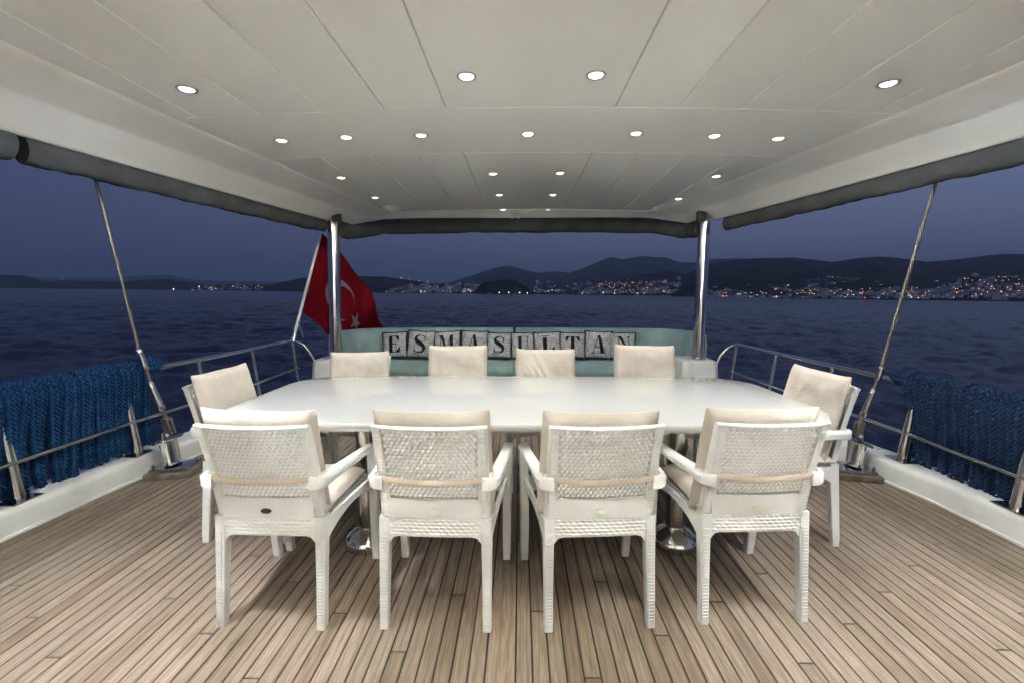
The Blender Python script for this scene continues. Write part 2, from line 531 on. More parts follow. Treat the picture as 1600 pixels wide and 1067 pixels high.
for i, (x0, x1) in enumerate(strips):
    xm = (x0+x1)/2
    lo, hi = -1.6, 5.75
    tab = DECK_R if xm > 0 else DECK_L
    y = hi
    while y > 0 and abs(xm) > abs(lerp_tab(tab, y))+0.09: y -= 0.05
    hi = y
    if abs(xm) > abs(lerp_tab(tab, 0))+0.09: continue
    cuts = [lo]
    c = 0.4 + ((i*0.618) % 1)*2.3
    cuts.append(c)
    while True:
        c += rnd.choice((2.3, 2.6, 2.9))
        if c > hi-0.5: break
        cuts.append(c)
    cuts.append(hi)
    for a, b in zip(cuts, cuts[1:]): plank(x0, x1, a, b)

# ------------------------------------------------------------------ coamings and hull
def coaming(tab, s, label):
    rings = []
    yy = [-1.6+0.25*k for k in range(33)]
    for y in yy:
        x = lerp_tab(tab, y)
        prof = [(0.0, -0.02), (0.0, 0.012), (0.012, 0.016), (0.016, 0.115), (0.022, 0.135), (0.036, 0.149), (0.055, 0.153), (0.255, 0.150), (0.275, 0.14), (0.285, 0.11), (0.30, -0.9), (0.25, SEA-0.3), (0.2, SEA-0.3), (0.2, -0.02)]
        rings.append([Vector((x+s*a, y, z)) for a, z in prof])
    bm = bmesh.new()
    loft(bm, rings)
    o = obj('coaming', fix(bm), M['coaming'], smooth=True, angle=35)
    return tag(o, label, 'coaming', 'white coamings along the deck edges')
coaming(DECK_L, -1, 'white coaming along the deck edge under the bright blue rope and left guard rail')
coaming(DECK_R, 1, 'white coaming along the deck edge under the navy rope and right guard rail')

# ================================================================== ceiling
def zc(x, y): return 2.372 - 0.012*(x-0.05)**2 - 0.006*(y-2.4)
ceil = bpy.data.objects.new('ceiling', None); C.objects.link(ceil)
tag(ceil, 'glossy white panelled ceiling over the aft deck', kind='structure')
SEAMS = [-2.2, -1.81, -1.46, -1.10, -0.755, -0.415, 0.52, 0.865, 1.21, 1.57, 1.93, 2.3]
def cpanel(x0, x1, y0, y1, nx=1):
    g = 0.0021
    x0 += g; x1 -= g; y0 += g; y1 -= g
    bm = bmesh.new()
    n = max(2, int((x1-x0)/0.2)); m = max(2, int((y1-y0)/0.3))
    be = 0.004
    def row(y, dz, ins):
        return [Vector((x0+ins+(x1-x0-2*ins)*k/n, y, zc(x0+(x1-x0)*k/n, y)+dz)) for k in range(n+1)]
    lower = [row(y0+be+(y1-y0-2*be)*j/m, 0, be) for j in range(m+1)]
    grid = [row(y0, 0.025, 0), row(y0, be, 0)] + lower + [row(y1, be, 0), row(y1, 0.025, 0)]
    loft(bm, grid, closed=False)
    # long sides
    for side in (0, -1):
        a = [Vector((x0 if side == 0 else x1, p[side].y, p[side].z+be)) for p in lower]
        b = [p[side] for p in lower]
        c = [v+Vector((0, 0, 0.022)) for v in a]
        loft(bm, [c, a, b], closed=False)
    for f in bm.faces:
        f.normal_update()
    bmesh.ops.remove_doubles(bm, verts=bm.verts[:], dist=1e-5)
    fix(bm)
    return obj('ceiling_panel', bm, M['gelcoat'], ceil, smooth=True, angle=25)
Y1, Y2, Y3 = 2.63, 3.42, 5.62
for a, b in zip(SEAMS, SEAMS[1:]):
    cpanel(a, b, 0.0, Y1)
    cpanel(a, b, -1.6, 0.0)
    cpanel(a, b, Y2, Y3)
for a, b in ((SEAMS[0], SEAMS[-1]),): cpanel(a, b, Y1, Y2)
bm = bmesh.new()
loft(bm, [[Vector((x, y, zc(x, y)+0.012)) for x in (-2.2, -1.5, -0.7, 0.05, 0.8, 1.6, 2.3)] for y in (-1.6, 1, 3, 5.7)], closed=False)
obj('seam_backing', bm, M['seam'], ceil)
# roof shell above
bm = bmesh.new()
LIP_L = [(-1.6, -2.92), (1.5, -2.74), (2.36, -2.63), (3.2, -2.52), (4.2, -2.38), (5.1, -2.22), (5.35, -2.17)]
LIP_R = [(-1.6, 3.0), (1.5, 2.82), (2.58, 2.67), (3.48, 2.525), (4.5, 2.37), (5.1, 2.24), (5.4, 2.17)]
IN_L = [(-1.6, -2.17), (1.8, -2.01), (2.6, -1.94), (3.37, -1.84), (4.3, -1.74), (5.3, -1.62)]
IN_R = [(-1.6, 2.27), (2.06, 2.11), (2.65, 2.04), (3.64, 1.90), (5.3, 1.63)]
yy = [-1.6, 0, 1, 2, 2.6, 3.2, 4, 5.35, 5.85]
prism(bm, [(lerp_tab(LIP_L, min(y, 5.4))+(0 if y < 5.5 else 0.25), y) for y in yy]+[(lerp_tab(LIP_R, min(y, 5.4))-(0 if y < 5.5 else 0.25), y) for y in reversed(yy)], 2.42, 2.5)
obj('roof_shell', fix(bm), M['coaming'], ceil)
# soffit: runs down both sides, round the after corners and across the after edge
def station(o, i, zl, y):
    ox, oy = o; ix, iy = i
    zi = zc(ix, iy)
    def P(t, z): return Vector((ox+(ix-ox)*t, oy+(iy-oy)*t, z))
    drop = zi-zl
    return [P(1.02, zi+0.02), P(1.0, zi-0.001), P(0.96, zi-0.010), P(0.90, zi-0.12*drop), P(0.75, zi-0.27*drop), P(0.56, zi-0.40*drop), P(0.52, zi-0.44*drop), P(0.48, zi-0.50*drop), P(0.30, zi-0.66*drop), P(0.12, zi-0.86*drop), P(0.065, zi-0.93*drop), P(0.03, zi-0.98*drop), P(0.0, zi-drop), P(-0.015, zi-0.97*drop), P(-0.02, zi-0.8*drop), P(-0.02, 2.43)]
stn = []
for k in range(25):
    y = -1.6+k*(5.3+1.6)/24
    xo = lerp_tab(LIP_L, y)
    stn.append(station((xo, y), (lerp_tab(IN_L, y), y), 2.172, y))
stn.append(station((-2.14, 5.50), (-1.61, 5.40), 2.172, 0))
stn.append(station((-2.05, 5.62), (-1.58, 5.46), 2.178, 0))
stn.append(station((-1.92, 5.70), (-1.57, 5.52), 2.22, 0))
stn.append(station((-1.76, 5.76), (-1.56, 5.58), 2.275, 0))
for x in (-1.2, -0.6, 0, 0.6, 1.2): stn.append(station((x, 5.80), (x, 5.60), 2.285, 0))
for s in ((1.72, 5.76, 1.52, 5.58, 2.275), (1.88, 5.70, 1.53, 5.52, 2.22), (2.04, 5.62, 1.57, 5.46, 2.178), (2.13, 5.50, 1.61, 5.40, 2.172)):
    stn.append(station((s[0], s[1]), (s[2], s[3]), s[4], 0))
for k in range(24, -1, -1):
    y = -1.6+k*(5.3+1.6)/24
    xo = lerp_tab(LIP_R, y)
    stn.append(station((xo, y), (lerp_tab(IN_R, y), y), 2.172, y))
bm = bmesh.new()
loft(bm, stn, closed=False)
obj('soffit', fix(bm), M['gelcoat'], ceil, smooth=True, angle=40)

# saloon bulkhead behind the camera (never in view, it closes the deck and bounces light forward)
bulk = bpy.data.objects.new('bulkhead', None); C.objects.link(bulk)
tag(bulk, 'white saloon bulkhead behind the viewer', kind='structure')
bm = bmesh.new()
for x0, x1 in ((-2.95, -0.52), (0.52, 2.95)): box(bm, ((x0+x1)/2, -1.7, 1.2), (x1-x0, 0.1, 2.4))
box(bm, (0, -1.7, 2.27), (1.04, 0.1, 0.26))
obj('wall', bm, M['gelcoat'], bulk)
bm = bmesh.new()
for x in (-0.49, 0.49): box(bm, (x, -1.7, 1.07), (0.06, 0.08, 2.14), 0.006)
obj('door_frame', bm, M['steel'], bulk)
bm = bmesh.new(); box(bm, (0, -1.71, 1.07), (0.92, 0.02, 2.14)); obj('door_glass', bm, M['window'], bulk)

# ------------------------------------------------------------------ downlights
LP = [(292, 140, 'cool'), (729, 120, 'white'), (931, 118, 'white'), (1388, 131, 'cool'),
      (440, 220, 'warm'), (541, 215, 'cool'), (658, 212, 'warm'), (825, 210, 'white'), (994, 209, 'warm'), (1116, 213, 'warm'), (1216, 217, 'warm'),
      (533, 278, 'warm'), (770, 272, 'warm'), (875, 271, 'warm'), (1119, 276, 'warm'),
      (586, 309, 'warm'), (780, 305, 'warm'), (864, 305, 'warm'), (1060, 311, 'white'), (786, 328, 'cool'), (856, 328, 'cool')]
LLAB = ['cool white downlight alone at the left side of the front ceiling panels', 'brightest starry white downlight in the wide centre panel, left of its chrome neighbour',
        'white downlight with a broad chrome ring in the wide centre ceiling panel', 'cool white downlight alone at the right side of the front ceiling panels',
        'warm downlight at the left end of the middle panel row', 'cool white downlight second from left in the middle panel row', 'warm downlight third from left in the middle panel row',
        'bright white downlight at the centre of the middle panel row', 'warm downlight right of the bright centre one in the middle panel row', 'warm downlight second from right in the middle panel row',
        'warm downlight at the right end of the middle panel row', 'warm downlight above the left pole, just aft of the cross seam', 'warm downlight of the larger central pair aft of the cross seam, left one',
        'warm downlight of the larger central pair aft of the cross seam, right one', 'warm downlight above the right pole, just aft of the cross seam', 'small warm downlight beside the left smoke detector',
        'small warm downlight of the second central pair, left one', 'small warm downlight of the second central pair, right one', 'small white downlight beside the right smoke detector',
        'tiny cool downlight left of the ceiling camera', 'tiny cool downlight right of the ceiling camera']
LCOL = {'cool': (0.90, 0.94, 1.0), 'white': (1.0, 0.985, 0.95), 'warm': (1.0, 0.945, 0.82), 'pool': (0.94, 0.955, 1.0), 'fill_wash': (1.0, 0.985, 0.96)}
def ceil_hit(px, py):
    z = 2.37
    for _ in range(6):
        p = at(px, py, Z=z); z = zc(p.x, p.y)
    return p
def ring_bm():
    bm = bmesh.new(); lathe_open(bm, [(0.034, 0.004), (0.036, -0.003), (0.041, -0.006), (0.047, -0.005), (0.049, 0.002)]); return fix(bm)
def lathe_open(bm, prof, n=28):
    loft(bm, [[Vector((r*math.cos(2*PI*k/n), r*math.sin(2*PI*k/n), z)) for k in range(n)] for r, z in prof], True, False)
def lens_bm():
    bm = bmesh.new(); lathe(bm, [(0.0335, 0.002), (0.031, -0.004), (0.022, -0.008), (0.006, -0.010)], 20); return fix(bm)
ring_o = None
lens_me = {}
ldata = {}
# (beam, spill) watts of every lamp, in the order of LP
LW = [(28, 46), (34, 8), (34, 8), (28, 46)] + [(5, 20), (6, 8), (7, 4), (8, 4), (7, 4), (6, 8), (5, 20)] + [(6, 13), (7, 4), (7, 4), (6, 13)] + [(8, 5)]*4 + [(2, 1)]*2
spots = [(ceil_hit(a, b), k, lab, e) for (a, b, k), lab, e in zip(LP, LLAB, LW)]
# the same grid goes on overhead and behind the viewer, then an added fill row
for x, y, k, e in ((-0.45, 0.9, 'warm', (70, 6)), (0.55, 0.9, 'warm', (70, 6)), (-1.5, 1.36, 'pool', (330, 10)), (1.65, 1.36, 'pool', (310, 10)), (-1.7, -0.4, 'warm', (100, 14)), (1.8, -0.4, 'warm', (100, 14)), (-0.55, -0.5, 'white', (90, 12)), (0.65, -0.5, 'white', (90, 12)),
                   # added row, washes the unseen bulkhead so its bounce brightens the ceiling
                   (-2.0, -1.35, 'fill_wash', (225, 3)), (-1.2, -1.35, 'fill_wash', (225, 3)), (-0.4, -1.35, 'fill_wash', (225, 3)), (0.4, -1.35, 'fill_wash', (225, 3)), (1.2, -1.35, 'fill_wash', (225, 3)), (2.0, -1.35, 'fill_wash', (225, 3))):
    spots.append((Vector((x, y, zc(x, y))), k, 'unseen downlight over or behind the viewer, the rear row added as fill', e))
for p, k, lab, e in spots:
    t = thing('downlight', lab, 'downlight', p, 0, 'round downlights in the ceiling')
    if ring_o is None: ring_o = obj('trim_ring', ring_bm(), M['chrome'], t, True)
    else: obj('trim_ring', ring_o.data, None, t)
    if k not in lens_me: lens_me[k] = obj('lens', lens_bm(), M['lens_white' if k in ('fill_wash', 'pool') else 'lens_'+k], t, True).data
    else: obj('lens', lens_me[k], None, t)
    for q, (nm, size, blend) in enumerate((('beam', 92, 1.0), ('spill', 179, 0.12))):
        if (k, e[q], q) not in ldata:
            ld = bpy.data.lights.new('lamp_'+nm, 'SPOT')
            ld.energy = LAMP_GAIN*e[q]; ld.color = LCOL[k]
            ld.spot_size = R(74 if (k == 'pool' and q == 0) else size); ld.spot_blend = blend; ld.shadow_soft_size = 0.03
            ldata[(k, e[q], q)] = ld
        lo = bpy.data.objects.new('lamp', ldata[(k, e[q], q)]); C.objects.link(lo)
        lo.parent = t; lo.location = (0, 0, -0.045)
        if k == 'fill_wash': lo.rotation_euler = (R(-36), 0, 0)      # tilted at the bulkhead

# ------------------------------------------------------------------ detectors, camera
for (px, py), lab in (((612, 324.5), 'round white smoke detector on the ceiling left of the central lamps'), ((1036, 325), 'round white smoke detector on the ceiling right of the central lamps')):
    p = ceil_hit(px, py)
    t = thing('smoke_detector', lab, 'smoke detector', p, 0, 'smoke detectors on the ceiling')
    bm = bmesh.new(); lathe(bm, [(0.105, 0.002), (0.105, -0.016), (0.098, -0.020)], 28); obj('base', fix(bm), M['plastic'], t, True, 40)
    bm = bmesh.new(); lathe(bm, [(0.085, -0.0195), (0.08, -0.034), (0.06, -0.042), (0.03, -0.046)], 28); obj('cover', fix(bm), M['plastic'], t, True, 50)
    bm = bmesh.new()
    for k in range(10):
        a = 2*PI*k/10
        box(bm, (0.081*math.cos(a), 0.081*math.sin(a), -0.029), (0.006, 0.03, 0.006), rot=None)
    obj('slot', bm, M['seam'], t)
p = at(805, 338, Y=5.62)
t = thing('ceiling_camera', 'small white box camera hanging at the middle of the aft ceiling edge', 'camera', (p.x, 5.64, p.z))
bm = bmesh.new(); box(bm, (0, 0, 0.01), (0.10, 0.08, 0.07), 0.008, seg=2); obj('housing', bm, M['plastic'], t, True, 40)
bm = bmesh.new(); lathe(bm, [(0.035, -0.025), (0.034, -0.04), (0.022, -0.055), (0.006, -0.06)], 16); obj('lens_dome', fix(bm), M['black'], t, True)

# ------------------------------------------------------------------ canvas rolls
def canvas(pts, label, r0=0.075, seed=0, flat=(1.0, 1.0), strapn=0):
    path = smooth_path(pts, 14)
    t = thing('canvas_blind', label, 'canvas blind', path[0], 0, 'rolled canvas blinds under the roof edge')
    rings = []
    n = 18
    for i, p in enumerate(path):
        d = (path[min(i+1, len(path)-1)]-path[max(i-1, 0)]).normalized()
        a = d.cross(Vector((0, 0, 1))).normalized(); u = Vector((0, 0, 1))
        ring = []
        for k in range(n):
            th = 2*PI*k/n
            s = i*0.11
            w = 1+0.10*noise.noise((math.cos(th)*1.2, math.sin(th)*1.2, s*2.2+seed*7))+0.07*noise.noise((math.cos(th)*3, math.sin(th)*3, s*3+seed*7))
            if math.sin(th) > 0.3: w *= 0.95
            sag = -0.007*abs(math.sin(i*0.13+seed))**2 if math.sin(th) < -0.5 else 0
            ring.append(p-path[0]+a*(math.cos(th)*r0*flat[0]*w)+u*(math.sin(th)*r0*flat[1]*w+sag))
        rings.append(ring)
    bm = bmesh.new(); loft(bm, rings)
    obj('roll', fix(bm), M['canvas'], t, True, 60)
    for q in range(strapn):
        i = int((q+1)*len(path)/(strapn+1))
        bm = bmesh.new(); loft(bm, [[v+(path[i+1]-path[i]).normalized()*dd+(v-(path[i]-path[0]))*0.04 for v in rings[i]] for dd in (-0.012, 0.012)], True, False)
        obj('tie', fix(bm), M['black'], t, True)
    return t
def side_pts(tab, s, y0, y1, n=8, z=2.118, off=0.035):
    return [Vector((lerp_tab(tab, y0+(y1-y0)*k/n)+s*off, y0+(y1-y0)*k/n, z)) for k in range(n+1)]
canvas(side_pts(LIP_L, -1, 2.46, 5.22, 10), 'dark grey canvas roll hanging along the left roof edge', 0.070, 1, (0.8, 1.05), 0)
canvas(side_pts(LIP_L, -1, 0.4, 2.40, 6, 2.115), 'short end of dark grey canvas roll at the top left edge of the view', 0.08, 5)
canvas(side_pts(LIP_R, 1, 0.9, 5.15, 12), 'dark grey canvas roll hanging along the right roof edge', 0.068, 2, (0.8, 1.05), 0)
canvas([(-2.10, 5.36, 2.10), (-2.09, 5.52, 2.10), (-2.05, 5.66, 2.11), (-1.9, 5.78, 2.15), (-1.6, 5.84, 2.195), (-0.8, 5.86, 2.205), (0, 5.86, 2.21), (0.8, 5.86, 2.205), (1.55, 5.84, 2.195), (1.85, 5.78, 2.15), (2.0, 5.66, 2.11), (2.05, 5.52, 2.10), (2.06, 5.36, 2.10)], 'near black canvas roll across the after roof edge above the sofa', 0.094, 3, (0.7, 1.0))

# ------------------------------------------------------------------ roof poles
def pole(top, bot, Y, label):
    a = at(*top, Y=Y); b = at(*bot, Y=Y)
    base = Vector((b.x, Y, 0.60))
    t = thing('roof_pole', label, 'pole', base, 0, 'steel poles holding the roof')
    tp = Vector((a.x-base.x, 0.0, 2.25-base.z))
    bm = bmesh.new(); tube(bm, [Vector((0, 0, 0)), tp*0.5, tp], 0.066, 28); obj('tube', fix(bm), M['steel'], t, True, 40)
    bm = bmesh.new(); lathe(bm, [(0.085, 0), (0.085, 0.012), (0.07, 0.02), (0.068, 0.03)], 28); obj('foot_flange', fix(bm), M['steel'], t, True, 40)
    s = 1 if b.x < 0 else -1
    bm = bmesh.new()
    prof = [(-0.045, -0.05), (0.045, -0.05), (0.045, 0.04), (0.035, 0.075), (0.012, 0.095), (-0.012, 0.095), (-0.035, 0.075), (-0.045, 0.04)]
    loft(bm, [[Vector((x, y, z)) for x, z in prof] for y in (-0.03, 0.03)])
    o = obj('latch', fix(bm), M['black'], t)
    o.location = tp+Vector((0.075*s, -0.09, -0.06))
    return t
pole((521, 350), (525, 550), 5.25, 'polished steel roof pole on the left, in front of the red flag')
pole((1101, 350), (1091, 556), 5.25, 'polished steel roof pole on the right, at the sofa end')

# locker boxes at the pole feet
def locker(x, label):
    t = thing('pole_locker', label, 'locker', (x, 5.3, 0), 0, 'white lockers under the roof poles')
    rings = []
    for z, k in ((0.0, 1.08), (0.3, 1.05), (0.56, 0.98), (0.585, 0.94), (0.598, 0.86)):
        w_, d_ = 0.20*k, 0.24*k
        c = 0.05
        rings.append([Vector(q) for q in ((-w_+c, -d_, z), (w_-c, -d_, z), (w_, -d_+c, z), (w_, d_-c, z), (w_-c, d_, z), (-w_+c, d_, z), (-w_, d_-c, z), (-w_, -d_+c, z))])
    bm = bmesh.new(); loft(bm, rings); obj('body', fix(bm), M['coaming'], t, True, 30)
    bm = bmesh.new(); tube(bm, [(-0.1, -0.1, 0.60), (-0.1, -0.1, 0.615)], 0.012, 10); obj('screw_cap', fix(bm), M['steel'], t)
pl_l = at(525, 556, Y=5.25).x; pl_r = at(1091, 556, Y=5.25).x
locker(pl_l-0.02, 'white locker box at the foot of the left roof pole')
locker(pl_r-0.03, 'white locker box at the foot of the right roof pole')

# ================================================================== guard rails
RAIL_L = [(0.5, -3.05), (2.5, -2.995), (3.27, -2.945), (3.92, -2.835), (4.6, -2.76), (5.35, -2.72)]
RAIL_R = [(0.5, 2.92), (2.5, 2.855), (3.25, 2.835), (4.02, 2.74), (4.74, 2.66), (5.45, 2.585)]
def guard_rail(tab, s, zt, zm, posts, endy, label, arch, rise):
    t = thing('guard_rail', label, 'railing', (lerp_tab(tab, 3.5), 3.5, 0.15), 0, 'stainless guard rails along the sides')
    o0 = t.location.copy()
    top = [Vector((lerp_tab(tab, y), y, zt(y))) for y in [0.5+0.25*k for k in range(int((endy-0.5)/0.25)+1)]+[endy]]
    pts = smooth_path(top, 2)
    bm = bmesh.new(); tube(bm, [p-o0 for p in pts], 0.021, 14, True, (1.25, 0.95)); obj('top_rail', fix(bm), M['steel'], t, True, 50)
    mid = [Vector((lerp_tab(tab, y)-s*0.060, y, zm(y))) for y in [0.5+0.25*k for k in range(int((endy-0.5)/0.25)+1)]+[endy]]
    bm = bmesh.new(); tube(bm, [p-o0 for p in smooth_path(mid, 2)], 0.0125, 12); obj('mid_rail', fix(bm), M['steel'], t, True, 50)
    bm = bmesh.new(); tube(bm, [Vector(p)-o0 for p in smooth_path([top[-1]]+arch, 8)], 0.017, 12); obj('end_bow', fix(bm), M['steel'], t, True, 50)
    for y, big in posts:
        x = lerp_tab(tab, y)
        r = 0.030 if big else 0.017
        bm = bmesh.new(); tube(bm, [Vector((x-s*0.065, y, 0.152))-o0, Vector((x-s*0.038, y, 0.4))-o0, Vector((x, y, zt(y)-0.015))-o0], [r, r*0.92, r*(0.45 if big else 1)], 16)
        st_ = obj('stanchion', fix(bm), M['steel'], t, True, 50)
        bm = bmesh.new(); box(bm, Vector((x-s*0.065, y, 0.156))-o0, (0.12 if big else 0.07, 0.17 if big else 0.09, 0.008), 0.002)
        obj('base_plate', bm, M['steel'], st_)
    return t
zL = lambda y: 0.762+0.016*max(0, y-3.4)
zR = lambda y: 0.705+0.018*max(0, y-3.2)
guard_rail(RAIL_L, -1, zL, lambda y: 0.378+0.03*(y-2.5), [(1.7, 1), (2.5, 1), (3.27, 1), (3.92, 0), (4.6, 0), (5.35, 0)], 5.35,
           'stainless guard rail on the left with the bright blue rope hung over it', [(-2.60, 5.37, 0.74), (-2.50, 5.37, 0.60), (-2.42, 5.36, 0.42)], 0)
guard_rail(RAIL_R, 1, zR, lambda y: 0.335+0.03*(y-2.5), [(1.7, 1), (2.5, 1), (3.25, 1), (4.0, 0), (4.74, 0), (5.45, 0)], 5.45,
           'stainless guard rail on the right with the navy rope hung over it', [(2.49, 5.46, 0.70), (2.40, 5.46, 0.60), (2.33, 5.44, 0.44)], 0)

# ------------------------------------------------------------------ plaited mooring ropes over the rails
def lump(bm, c, ax, side, nrm, la, lb, lc):
    n, m_ = 7, 4
    rings = []
    for j in range(m_+1):
        ph = -PI/2+PI*(j+0.0)/m_
        rr = max(math.cos(ph), 0.12)
        rings.append([c+ax*(la*math.sin(ph))+side*(lb*rr*math.cos(2*PI*k/n))+nrm*(lc*rr*math.sin(2*PI*k/n)) for k in range(n)])
    loft(bm, rings, True, True)
def strand_mesh(name, m, length, lean, seed, sgn, bow=0.0):
    g = random.Random(seed)
    d = 0.056
    # inboard lip, over the rail, then down outboard
    pts = [Vector((sgn*0.058, 0.01, -0.30-0.1*g.random())), Vector((sgn*0.056, 0, -0.04)), Vector((sgn*0.036, 0, 0.03)), Vector((0, 0, 0.048)), Vector((-sgn*0.040, 0, 0.026)), Vector((-sgn*0.052, lean*0.2, -0.05)),
           Vector((-sgn*(0.030-bow), lean*0.6, -0.3*length/0.6)), Vector((-sgn*0.010, lean, -length+0.03)), Vector((-sgn*0.008, lean+0.012, -length))]
    pth = smooth_path(pts, 24)
    S = [0]
    for a, b in zip(pth, pth[1:]): S.append(S[-1]+(b-a).length)
    def pos(s):
        for i in range(len(S)-1):
            if S[i] <= s <= S[i+1]:
                t = (s-S[i])/max(1e-9, S[i+1]-S[i]); return pth[i].lerp(pth[i+1], t), (pth[i+1]-pth[i]).normalized()
        return pth[-1], (pth[-1]-pth[-2]).normalized()
    bm = bmesh.new()
    pitch = 0.0285
    k = 0
    s = 0.0
    lat = Vector((0, 1, 0))
    while s < S[-1]:
        for q in range(4):
            ss = s+(0.5*pitch if q in (1, 3) else 0)
            p, tg = pos(min(ss, S[-1]))
            nr = tg.cross(lat).normalized(); la = nr.cross(tg).normalized()
            sd = 1 if q in (0, 3) else -1
            ft = 1 if q in (0, 1) else -1
            ax = (tg*0.86+la*(sd*0.56*1)).normalized() if ft > 0 else (tg*0.86-la*(sd*0.56*-1)).normalized()
            ax = (ax+Vector((g.uniform(-.06, .06), g.uniform(-.06, .06), g.uniform(-.06, .06)))).normalized()
            si = nr.cross(ax).normalized()
            c = p+la*(sd*d*0.23)+nr*(ft*d*0.20)
            lump(bm, c, ax, si, nr, d*0.43, d*0.20*g.uniform(.92, 1.1), d*0.27)
        s += pitch
        k += 1
    fix(bm)
    o = obj(name, bm, m, None, True)
    me = o.data
    bpy.data.objects.remove(o)
    return me
def rope(tab, zt, sgn, y0, y1, m, label, lens, seed):
    g = random.Random(seed)
    x0 = lerp_tab(tab, (y0+y1)/2)
    t = thing('mooring_rope', label, 'rope', (x0, (y0+y1)/2, zt(3)), 0, 'plaited mooring ropes hung over the rails')
    mes = [strand_mesh('rope_bight', m, ln, le, seed*10+i, sgn, bo) for i, (ln, le, bo) in enumerate(lens)]
    y = y0
    i = 0
    while y < y1:
        o = obj('rope_bight', mes[g.randrange(len(mes))], None, t)
        x = lerp_tab(tab, y)
        o.location = Vector((x+sgn*g.uniform(-0.004, 0.012), y, zt(y)+0.012+g.uniform(-0.008, 0.012)))-t.location
        o.rotation_euler = (g.uniform(-0.03, 0.03), g.uniform(-0.02, 0.02), g.uniform(-0.12, 0.12))
        y += g.uniform(0.043, 0.051)
    # the end turned over itself at the after side
    bm = bmesh.new()
    for q in range(4):
        yy = y1+0.01+0.045*q*0.6
        for a in range(12):
            th = -0.6+a*0.42
            x = lerp_tab(tab, yy)
            c = Vector((x+sgn*(-0.06*math.cos(th)), yy+0.02*math.sin(a), zt(yy)+0.03+0.062*math.sin(th)))-t.location
            lump(bm, c, Vector((sgn*math.sin(th)*0.8, 0.55*(1 if a % 2 else -1), math.cos(th)*0.8)).normalized(), Vector((0, 1, 0)), Vector((math.cos(th), 0, math.sin(th))), 0.028, 0.015, 0.018)
    obj('rope_end', fix(bm), m, t, True)
rope(RAIL_L, zL, -1, 1.85, 3.40, M['rope'], 'bright blue plaited mooring rope draped in bights over the left rail', [(0.598, 0.015, 0.01), (0.605, -0.015, 0.02), (0.608, 0.01, 0.0), (0.594, 0.02, 0.012), (0.606, -0.02, 0.0)], 11)
rope(RAIL_R, zR, 1, 1.85, 3.27, M['rope_dark'], 'navy plaited mooring rope draped in bights over the right rail', [(0.552, 0.015, 0.015), (0.545, -0.015, 0.02), (0.558, 0.015, 0.0), (0.548, 0.02, 0.012), (0.558, -0.015, 0.0)], 12)

